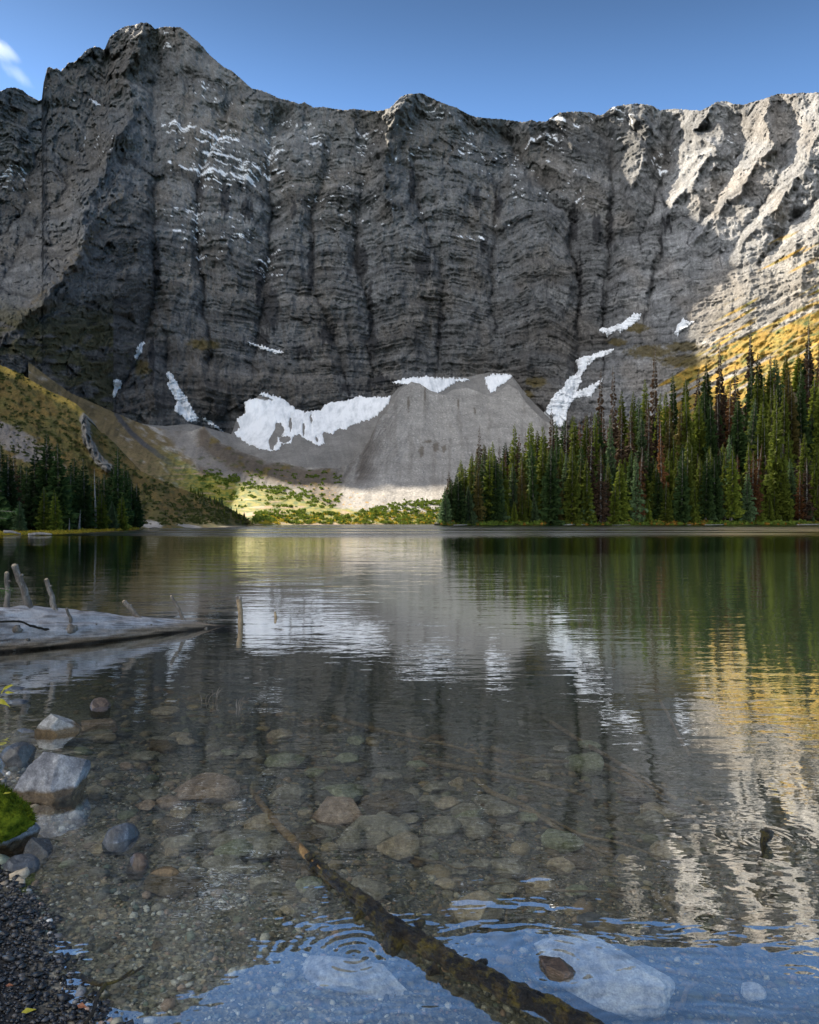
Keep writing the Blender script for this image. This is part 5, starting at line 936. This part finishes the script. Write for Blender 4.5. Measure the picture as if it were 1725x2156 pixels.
M_SUNK = wood_mat('waterlogged_wood', (0.12, 0.085, 0.05), (0.26, 0.19, 0.11), (0.40, 0.30, 0.18), 8.0); M_CRACK = mat_simple('dark_crack', (0.004, 0.004, 0.003), (0.02, 0.018, 0.01), 20)
# the fallen log on the left
A0 = W(0, 1322, 7.35); ax = [Vector((-5.4, 6.6, 0.22)), Vector((-4.55, 6.98, 0.225)), Vector((A0[0], A0[1], 0.205)), Vector((-3.55, 7.78, 0.155)), Vector((-3.15, 8.2, 0.105)), Vector((-2.78, 8.62, 0.045)), Vector((-2.45, 9.0, -0.015)), Vector((-2.1, 9.4, -0.09)), Vector((-1.7, 9.9, -0.2))]
ra = [0.265, 0.255, 0.235, 0.185, 0.135, 0.09, 0.055, 0.035, 0.02]
root = bpy.data.objects.new('fallen_log', None); COL.objects.link(root); root.location = (A0[0], A0[1], 0); tag(root, 'big silver-grey fallen log with broken branch stubs, sliding into the lake at left', 'log')
def lpart(o): o.parent = root; o.matrix_parent_inverse = Matrix.Translation(root.location).inverted(); return o
def log_col(V, sides):
    n = len(V); i = np.arange(n); ang = (i % sides) * 2 * math.pi / sides; L = np.hypot(V[:, 0] + 5.4, V[:, 1] - 6.6)
    g = ridged(ang * 5.5, L * 1.3, 71, 4); g2 = fbm(ang * 2.0, L * 1.6, 72, 4); v = 0.30 * (1 + 0.35 * g) * (1 + 0.35 * g2)
    c = np.stack([v * 1.02, v * 0.98, v * 0.99], -1); c = mixc(c, (0.55, 0.55, 0.58), sst(.1, .5, fbm(ang * 3, L * 2.5, 73, 3)) * .5)
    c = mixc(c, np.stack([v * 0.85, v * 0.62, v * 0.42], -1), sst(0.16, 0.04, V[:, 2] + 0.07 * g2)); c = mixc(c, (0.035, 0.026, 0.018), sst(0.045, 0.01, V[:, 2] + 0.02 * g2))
    c = mixc(c, (0.07, 0.055, 0.045), sst(.55, .8, g) * .7)
    return np.clip(c, .01, .7)
M_LOGA = mat_attr('silvered_log', 9.0, 60.0, 0.22, 0.9, 0.02, rough=0.65, s3=160.0)
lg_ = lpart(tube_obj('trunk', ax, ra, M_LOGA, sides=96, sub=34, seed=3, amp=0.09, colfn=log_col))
def log_pt(x):   # axis point and radius where the log crosses a frame column
    best = None
    for i in range(len(ax) - 1):
        for k in range(21):
            u = k / 20; p = ax[i].lerp(ax[i + 1], u); xx = CX + p.x / p.y * F
            if best is None or abs(xx - x) < best[0]: best = (abs(xx - x), p, lerp(ra[i], ra[i + 1], u))
    return best[1], best[2]
def c5(x, y): return (x * .293, 1162.3 + y * .293)
for (b_, t_, wd, dirn, lab) in [((50, 410), (50, 150), 34, 0.0, None), ((215, 410), (105, 95), 46, -.1, 'thickest and tallest branch stub of the log, leaning left'), ((390, 405), (335, 198), 34, 0, 'hooked stub with a pale broken tip'), ((515, 520), (480, 405), 20, -.75, None), ((992, 472), (893, 355), 34, .1, None), ((1325, 498), (1232, 318), 22, .1, 'thin stub with a knobbly top near the sinking end'), ((1110, 500), (1110, 475), 14, 0, None), ((690, 445), (685, 430), 14, 0, None)]:
    bx, by = c5(*b_); tx, ty = c5(*t_); P_, R_ = log_pt(bx); Yb = P_.y + dirn * R_; b3 = Vector(W(bx, by, Yb)); t3 = Vector(W(tx, ty, Yb + (0.02 if dirn >= 0 else -.1))); b3 = b3 + (b3 - t3).normalized() * 0.05; r_ = wd * .293 / F * Yb / 2
    mid = b3.lerp(t3, 0.5) + Vector((0.012, 0, 0)); s_o = lpart(tube_obj('branch_stub', [b3, b3.lerp(t3, .12), b3.lerp(t3, .32), mid, b3.lerp(t3, .75), t3], [r_ * 1.7, r_ * 1.25, r_ * 1.02, r_ * .97, r_ * .9, r_ * .92], M_STUB, sides=14, sub=5, seed=int(bx) + 3, amp=.12))
    if lab: s_o['label'] = lab
    if r_ > .015:
        kx = t3 + Vector((-.01, 0, 0)); lpart(tube_obj('broken_end', [t3 - (t3 - b3).normalized() * .006, t3 + (t3 - b3).normalized() * .012], [r_ * .8, r_ * .55], M_ENDW, sides=9, sub=2, seed=5, amp=.25)); kn = b3.lerp(t3, .78)
        lpart(tube_obj('knot', [kn, kn + Vector((r_ * 1.5, -.005, .012))], [r_ * .55, r_ * .4], M_STUB, sides=8, sub=3, seed=9, amp=.2))
for (x, y, r_) in [(118, 560, .034), (505, 555, .045), (1085, 530, .022), (350, 668, .02), (1270, 545, .018), (205, 632, .015), (695, 525, .014), (1478, 560, .03), (105, 700, .016)]:
    fx, fy = c5(x, y); P_, R_ = log_pt(fx); dirv = Vector(W(fx, fy, 1.0)) - Vector((0, 0, CAMH)); cam_ = Vector((0, 0, CAMH)); Yk = P_.y - R_ * .93 * math.sqrt(max(0.05, 1 - ((cam_.z + dirv.z * P_.y - P_.z) / R_) ** 2)); k3 = Vector(W(fx, fy, Yk))
    lpart(tube_obj('knot', [k3 + Vector((0, .04, 0)), k3 + Vector((.004, -.012, .006)), k3 + Vector((.008, -.035, .012))], [r_ * 1.2, r_, r_ * .6], M_STUB, sides=10, sub=4, seed=int(x), amp=.25))
# long drying crack along the log
cr_pts = []
for (x, y) in [(0, 500), (150, 500), (210, 525), (330, 555), (470, 575), (600, 592), (720, 608), (830, 622), (935, 634)]:
    fx, fy = c5(x, y); P_, R_ = log_pt(fx); zz = CAMH + (HY - fy) / F * P_.y; s_ = max(-.95, min(.95, (zz - P_.z) / R_)); Yk = P_.y - R_ * 1.03 * math.sqrt(1 - s_ * s_); cr_pts.append(Vector(W(fx, fy, Yk)))
lpart(tube_obj('crack', cr_pts, [.008] * 3 + [.010, .009, .008, .007, .006, .003], M_CRACK, sides=8, sub=8, seed=8, amp=.5))
# the dark branch in the foreground
BR = [(520, 1655, -.30, 15, 1), (532, 1669, -.25, 17, 1), (560, 1705, -.16, 19, 1), (590, 1742, -.085, 22, 1), (620, 1772, -.035, 24, 1), (650, 1806, 0.0, 27, 0), (703, 1853, .014, 31, 0), (769, 1902, .018, 35, 0), (813, 1941, .020, 40, 0), (879, 1978, .022, 40, 0), (945, 2022, .026, 44, 0), (1011, 2053, .03, 44, 0), (1077, 2088, .035, 46, 0), (1164, 2124, .04, 46, 0), (1252, 2172, .045, 46, 0), (1330, 2215, .05, 46, 0)]
pts = [(PW(x, y, z), wd * .74 / F * PW(x, y, z).y / 2) for x, y, z, wd, _ in BR]
root = bpy.data.objects.new('fallen_branch', None); COL.objects.link(root); root.location = (pts[10][0].x, pts[10][0].y, 0); tag(root, 'long dark wet branch with peeling mossy bark, running from the lake into the bottom right', 'branch')
lpart(tube_obj('bark', [p for p, r in pts[5:]], [r for p, r in pts[5:]], M_BRANCH, sides=36, sub=24, seed=23, amp=0.30)); lpart(tube_obj('bare_wood', [p for p, r in pts[:7]], [r * .93 for p, r in pts[:6]] + [pts[6][1] * .8], M_AMBER, sides=20, sub=12, seed=24, amp=.08))
for (x, y, dx, dy, dz, r_) in [(652, 1808, .02, -.01, .02, .012), (668, 1820, -.025, -.02, -.01, .014), (832, 1968, -.01, -.05, -.035, .022), (920, 2035, -.03, -.015, -.01, .012), (1005, 2035, .03, .02, .005, .010), (760, 1920, -.02, -.02, -.01, .012), (880, 1952, .02, .02, .012, .011)]:
    p = PW(x, y, .015); lpart(tube_obj('branch_stub', [p, p + Vector((dx * .5, dy * .5, dz * .6)), p + Vector((dx, dy, dz))], [r_ * 1.3, r_, r_ * .55], M_BRANCH, sides=10, sub=4, seed=int(x), amp=.3))
rr_ = np.random.default_rng(4)
for i in range(34):       # flakes of bark standing off the branch
    k = rr_.uniform(5.2, 13.5); j = int(k); p = pts[j][0].lerp(pts[j + 1][0], k - j); r_ = lerp(pts[j][1], pts[j + 1][1], k - j); d = (pts[j + 1][0] - pts[j][0]).normalized(); a = rr_.uniform(-.4, 3.5); u = d.cross(Vector((0, 0, 1))).normalized(); nv = u * math.cos(a) + Vector((0, 0, 1)) * math.sin(a)
    if i < 16: lpart(tube_obj('bark_flake', [p + nv * r_ * .9 - d * .015, p + nv * r_ * 1.06, p + nv * r_ * 1.12 + d * rr_.uniform(.015, .035)], [.004, .010, .003], M_BRANCH, sides=7, sub=3, seed=i, amp=.4, sq=.4))
# sunken poles and twigs, in view through the water
SUNK = [((1160, 1530), (1420, 1700), 9, 'long straight sunken pole, uppermost of the criss-crossed sticks'), ((1010, 1590), (1330, 1640), 10, 'pale sunken pole running almost level across the deeper water'), ((880, 1610), (1240, 1690), 13, 'thickest sunken pole, crossing below the level one'), ((700, 1525), (1010, 1600), 10, 'sunken pole farthest left in the deeper water'), ((1310, 1632), (1400, 1690), 7, 'short bright orange-brown sunken stick at right'), ((1000, 1660), (1290, 1830), 12, 'sunken branch slanting down toward the tan stones'), ((1010, 1690), (1400, 1830), 8, 'thin sunken stick just below the slanting branch'),
  ((1065, 1960), (1110, 1900), 7, None), ((980, 1870), (1330, 1905), 8, 'curved sunken stick above the water rings'), ((1390, 1480), (1450, 1600), 6, None), ((1370, 1900), (1560, 2060), 13, 'sunken branch in the blue reflection right of the white boulder'), ((1420, 2140), (1480, 2085), 12, 'short pale forked stick at the bottom right'), ((1500, 2010), (1680, 2030), 9, None), ((1540, 1930), (1560, 2080), 12, None), ((900, 1950), (930, 1890), 8, None), ((860, 1830), (1020, 1850), 6, None), ((1240, 1600), (1500, 1760), 8, None)]
for i, (a, b, wd, lb) in enumerate(SUNK):
    pa, pb = bed_hit(*a), bed_hit(*b); L = (pb - pa).length; up = wd / F * pa.y * .5; mid = [pa.lerp(pb, k / 5) + Vector((rt.gauss(0, .012), rt.gauss(0, .012), up + .02 + rt.uniform(0, .03))) for k in range(6)]
    o = tube_obj('sunken_stick', mid, [up * (1.05 - .12 * k) for k in range(6)], M_SUNK if lb is None or 'orange' not in lb else M_AMBER, sides=10, sub=6, seed=40 + i, amp=.08); tag(o, lb or 'plain brown stick resting on the lake floor among the others', 'stick', None if lb else 'plain brown sunken sticks')
# sticks standing in the lake
def stick(name, pts3, rads, mt, label, cat='stick', group=None, **k):
    o = tube_obj(name, pts3, rads, mt, **k); return tag(o, label, cat, group)
b = PW(507, 1312); t = Vector(W(503, 1262, b.y)); root = bpy.data.objects.new('standing_stick', None); COL.objects.link(root); root.location = b; tag(root, 'upright brown stick with forked dark top standing in the lake off the log', 'stick')
r_ = 11 / F * b.y / 2; lpart(tube_obj('stem', [b + Vector((.02, 0, -.25)), b, b.lerp(t, .5) + Vector((.008, 0, 0)), t], [r_ * 1.1, r_, r_ * .9, r_ * .9], M_SUNK, sides=10, sub=6, seed=51, amp=.1)); lpart(tube_obj('fork', [t, t + Vector((-.022, 0, .035))], [r_ * .7, r_ * .5], M_STUB, sides=8, sub=3, seed=52, amp=.2)); lpart(tube_obj('fork', [t, t + Vector((.022, 0, .033))], [r_ * .75, r_ * .5], M_STUB, sides=8, sub=3, seed=53, amp=.2))
b = PW(581, 1301); stick('standing_stick', [b + Vector((0, 0, -.2)), b, Vector(W(579, 1288, b.y))], [.02, .018, .012], M_SUNK, 'tiny stump of a stick in the snow reflection, right of the upright stick', sides=8, sub=4, seed=54, amp=.15)
b = PW(1610, 1775); root = bpy.data.objects.new('stub_in_water', None); COL.objects.link(root); root.location = b; tag(root, 'black broken stub sticking out of the golden reflection near the right edge', 'stick')
lpart(tube_obj('stem', [b + Vector((-.03, -.0, -.12)), b + Vector((-.004, 0, 0)), b + Vector((.003, -.004, .022)), b + Vector((.008, -.008, .046))], [.007, .011, .015, .019], M_BRANCH, sides=12, sub=6, seed=55, amp=.25)); lpart(tube_obj('broken_end', [b + Vector((-.022, -.008, .048)), b + Vector((.008, -.008, .052)), b + Vector((.034, -.008, .047))], [.005, .014, .005], M_BRANCH, sides=10, sub=5, seed=56, amp=.35, sq=.4))
# small dead branch on the shore gravel
def bh(x, y, dz=.012): p = bed_hit(x, y); p.z = max(p.z, 0.0) + dz; return p
root = bpy.data.objects.new('shore_twig', None); COL.objects.link(root); root.location = bh(215, 2100); tag(root, 'thin black forked twig lying across the wet shore gravel, bottom left', 'twig')
for pl, r_ in (([(172, 2075), (190, 2090), (222, 2096), (258, 2090), (302, 2072)], .006), ([(222, 2096), (205, 2120), (195, 2150), (180, 2170)], .006), ([(258, 2088), (280, 2075)], .003)):
    lpart(tube_obj('twig', [bh(x, y, .02) for x, y in pl], [r_ * (1 - .12 * k) for k in range(len(pl))], M_BRANCH, sides=8, sub=6, seed=int(pl[0][0]), amp=.25))
# dead twigs in the shallows beyond the rocks
for i, (x, y, h_, lb) in enumerate([(432, 1478, 24, 'pair of hair-thin bent twigs standing in the water, left'), (455, 1476, 30, 'hair-thin twigs standing in the middle of the three tufts'), (502, 1492, 32, 'spiky little tuft of dead twigs, right one of the three in the water')]):
    b = PW(x, y); root = bpy.data.objects.new('dead_twig', None); COL.objects.link(root); root.location = b; tag(root, lb, 'twig')
    for k in range(3 + i):
        hh = h_ / F * b.y * rt.uniform(.6, 1); dx = rt.uniform(-.06, .08); lpart(tube_obj('twig', [b + Vector((dx * .2, 0, -.05)), b + Vector((dx * .5, 0, hh * .5)), b + Vector((dx + .02, 0, hh))], [.003, .0025, .0015], M_STUB, sides=5, sub=4, seed=k, amp=.1))
# driftwood along the right shore
for i, (x0, x1, h_, lb) in enumerate([(955, 985, 3, 'short grey driftwood log at the tip of the forest point'), (1185, 1212, 3.5, 'bright bleached driftwood log on the right shore, left of the grassy tongue'), (1218, 1234, 2.5, 'small crossed driftwood log beside the bright bleached one'), (1448, 1462, 2, 'stubby pale driftwood end below the orange bushes'), (1484, 1528, 2, 'pale driftwood pole along the waterline right of the orange bushes'), (1678, 1740, 3, 'long white driftwood log at the right edge of the shore'), (1290, 1330, 1.6, 'thin weathered pole on the shore right of the grassy tongue')]):
    ya = float(interp((x0 + x1) / 2, [(915, 1106.6), (1100, 1106.2), (1400, 1105.8), (1725, 1105.4)])); Yq = CAMH * F / (ya - HY) - 1.5; r_ = h_ / F * Yq * .42
    a = Vector(((x0 - CX) / F * Yq, Yq, r_ * .6)); b = Vector(((x1 - CX) / F * Yq, Yq + 1.5, r_ * .9 + .1)); stick('driftwood', [a, a.lerp(b, .3), a.lerp(b, .7), b], [r_, r_ * .9, r_ * .8, r_ * .55], M_SNAG, lb, 'driftwood', sides=8, sub=3, seed=i, amp=.1)
for i, (x, y, x1, lb) in enumerate([(8, 1119, 38, 'bleached driftwood tangle on the bank before the left grove'), (60, 1127, 104, 'thin pale pole on the waterline of the left bank'), (315, 1115, 335, 'small dark driftwood log floating off the end of the left grove')]):
    Yq = CAMH * F / (float(interp(x, SHORE_L)) - HY) - (.5 if i else -3); a = Vector(((x - CX) / F * Yq, Yq, .1 + (.25 if i == 0 else 0))); b = Vector(((x1 - CX) / F * Yq, Yq + .5, .12)); stick('driftwood', [a, a.lerp(b, .5) + Vector((0, 0, .1)), b], [.13, .11, .07], M_SNAG if i < 2 else M_STUB, lb, 'driftwood', sides=8, sub=4, seed=i, amp=.15)
# plant with yellow leaves and the spruce sprigs at the left edge
def leaf(bm, base, d, L, wd, nrm):
    s = d.cross(nrm).normalized() * wd; v = [bm.verts.new(base), bm.verts.new(base + d * L * .35 + s + nrm * L * .06), bm.verts.new(base + d * L - nrm * L * .12), bm.verts.new(base + d * L * .35 - s + nrm * L * .06), bm.verts.new(base + d * L * .4)]
    bm.faces.new((v[0], v[1], v[4])); bm.faces.new((v[1], v[2], v[4])); bm.faces.new((v[2], v[3], v[4])); bm.faces.new((v[3], v[0], v[4]))
M_YL = mat_simple('yellow_leaf', (0.36, 0.33, 0.03), (0.66, 0.58, 0.08), 30, .55, .2, .002, trans=.35); M_DL = mat_simple('dead_leaf', (0.16, 0.05, 0.025), (0.30, 0.12, 0.05), 40, .5, .3, .002); M_SP = mat_simple('spruce_sprig', (0.04, 0.09, 0.015), (0.10, 0.18, 0.04), 20, .6, .2, .002, trans=.2)
base = PW(-30, 1520); root = bpy.data.objects.new('leafy_plant', None); COL.objects.link(root); root.location = base; tag(root, 'willow shoot with bright yellow-green leaves at the left edge', 'plant')
Yp = base.y; tipp = Vector(W(12, 1450, Yp)); st = [base, Vector(W(-16, 1478, Yp)), tipp]; lpart(tube_obj('stem', st, [.005, .004, .002], M_STUB, sides=6, sub=5, seed=2, amp=.05))
for (x, y, dx, dz, L) in [(0, 1457, -.2, .9, .07), (6, 1452, .9, .45, .085), (10, 1458, .95, .05, .07), (0, 1470, .75, -.55, .09), (-4, 1475, .6, -.2, .08), (2, 1462, .5, .75, .05), (-8, 1465, -.7, .4, .07), (12, 1450, .75, .55, .06)]:
    bm = bmesh.new(); leaf(bm, Vector(W(x, y, Yp)), Vector((dx, -.2, dz)).normalized(), L, L * .14, Vector((-.2, -.9, .35)).normalized()); me = bpy.data.meshes.new('leaf'); bm.to_mesh(me); bm.free(); lpart(link('leaf', me, M_YL))
def sprig(name, a, b, L, label, n=46):
    root_ = bpy.data.objects.new(name, None); COL.objects.link(root_); root_.location = a; tag(root_, label, 'branch')
    def lp(o): o.parent = root_; o.matrix_parent_inverse = Matrix.Translation(root_.location).inverted()
    lp(tube_obj('twig', [a, a.lerp(b, .5) + Vector((0, 0, .01)), b], [L * .1, L * .08, L * .04], M_STUB, sides=6, sub=4, seed=1, amp=.1)); d = (b - a).normalized(); bm = bmesh.new()
    for k in range(n):
        p = a.lerp(b, k / n); ang = rt.uniform(0, 6.28); side = Vector((0, math.cos(ang), math.sin(ang))); dd = (d * .8 + side).normalized(); s = dd.cross(Vector((0, 1, .2))).normalized() * L * .035; v = [bm.verts.new(p - s), bm.verts.new(p + s), bm.verts.new(p + dd * L)]; bm.faces.new(v)
    me = bpy.data.meshes.new('needles'); bm.to_mesh(me); bm.free(); lp(link('needles', me, M_SP))
sprig('spruce_sprig', Vector(W(-30, 1240, 6.2)), Vector(W(26, 1243, 6.0)), .05, 'small green spruce twig reaching in from the left edge above the log', 60)
for (y, x1, lb) in ((1076, 33, 'upper overhanging spruce bough at the left edge'), (1090, 16, 'lower overhanging spruce bough at the left edge')):
    Yb = 30.0; a = Vector(W(-60, y - 4, Yb)); b = Vector(W(x1, y + 2, Yb)); sprig('spruce_bough', a, b, .26, lb, 150)
# fallen leaves and needles on the gravel
for i, (x, y, L, mt, lb) in enumerate([(162, 2134, .035, M_DL, 'reddish brown fallen leaf on the wet gravel'), (12, 2092, .022, M_DL, 'small rusty leaf at the left edge of the gravel'), (45, 2150, .035, M_YL, 'narrow yellow leaf at the bottom edge of the gravel'), (6, 1672, .03, M_YL, 'yellow leaf lying on top of the mossy boulder')]):
    p = bh(x, y, .022); 
    if i == 3: p = Vector(W(6, 1672, 2.86))
    bm = bmesh.new(); leaf(bm, p, Vector((.9, -.3 + .3 * i, .1)).normalized(), L, L * .22, Vector((0, -.4, .9)).normalized()); me = bpy.data.meshes.new('fallen_leaf'); bm.to_mesh(me); bm.free(); tag(link('fallen_leaf', me, mt), lb, 'leaf')

# trees that look alike and stand together are told apart by their side of the group
byl = {}
for o in COL.objects:
    if o.parent is None and o.get('category') and o.get('group') and o.type == 'EMPTY': byl.setdefault(o['label'], []).append(o)
for lb, os_ in byl.items():
    if 2 <= len(os_) <= 3:
        os_.sort(key=lambda o: o.location.x / o.location.y)
        for o, sfx in zip(os_, ('left one', 'right one') if len(os_) == 2 else ('left one', 'middle one', 'right one')):
            s_ = lb + ', ' + sfx
            if len(s_.split()) > 16: s_ = s_.replace(' the ', ' ')
            o['label'] = s_
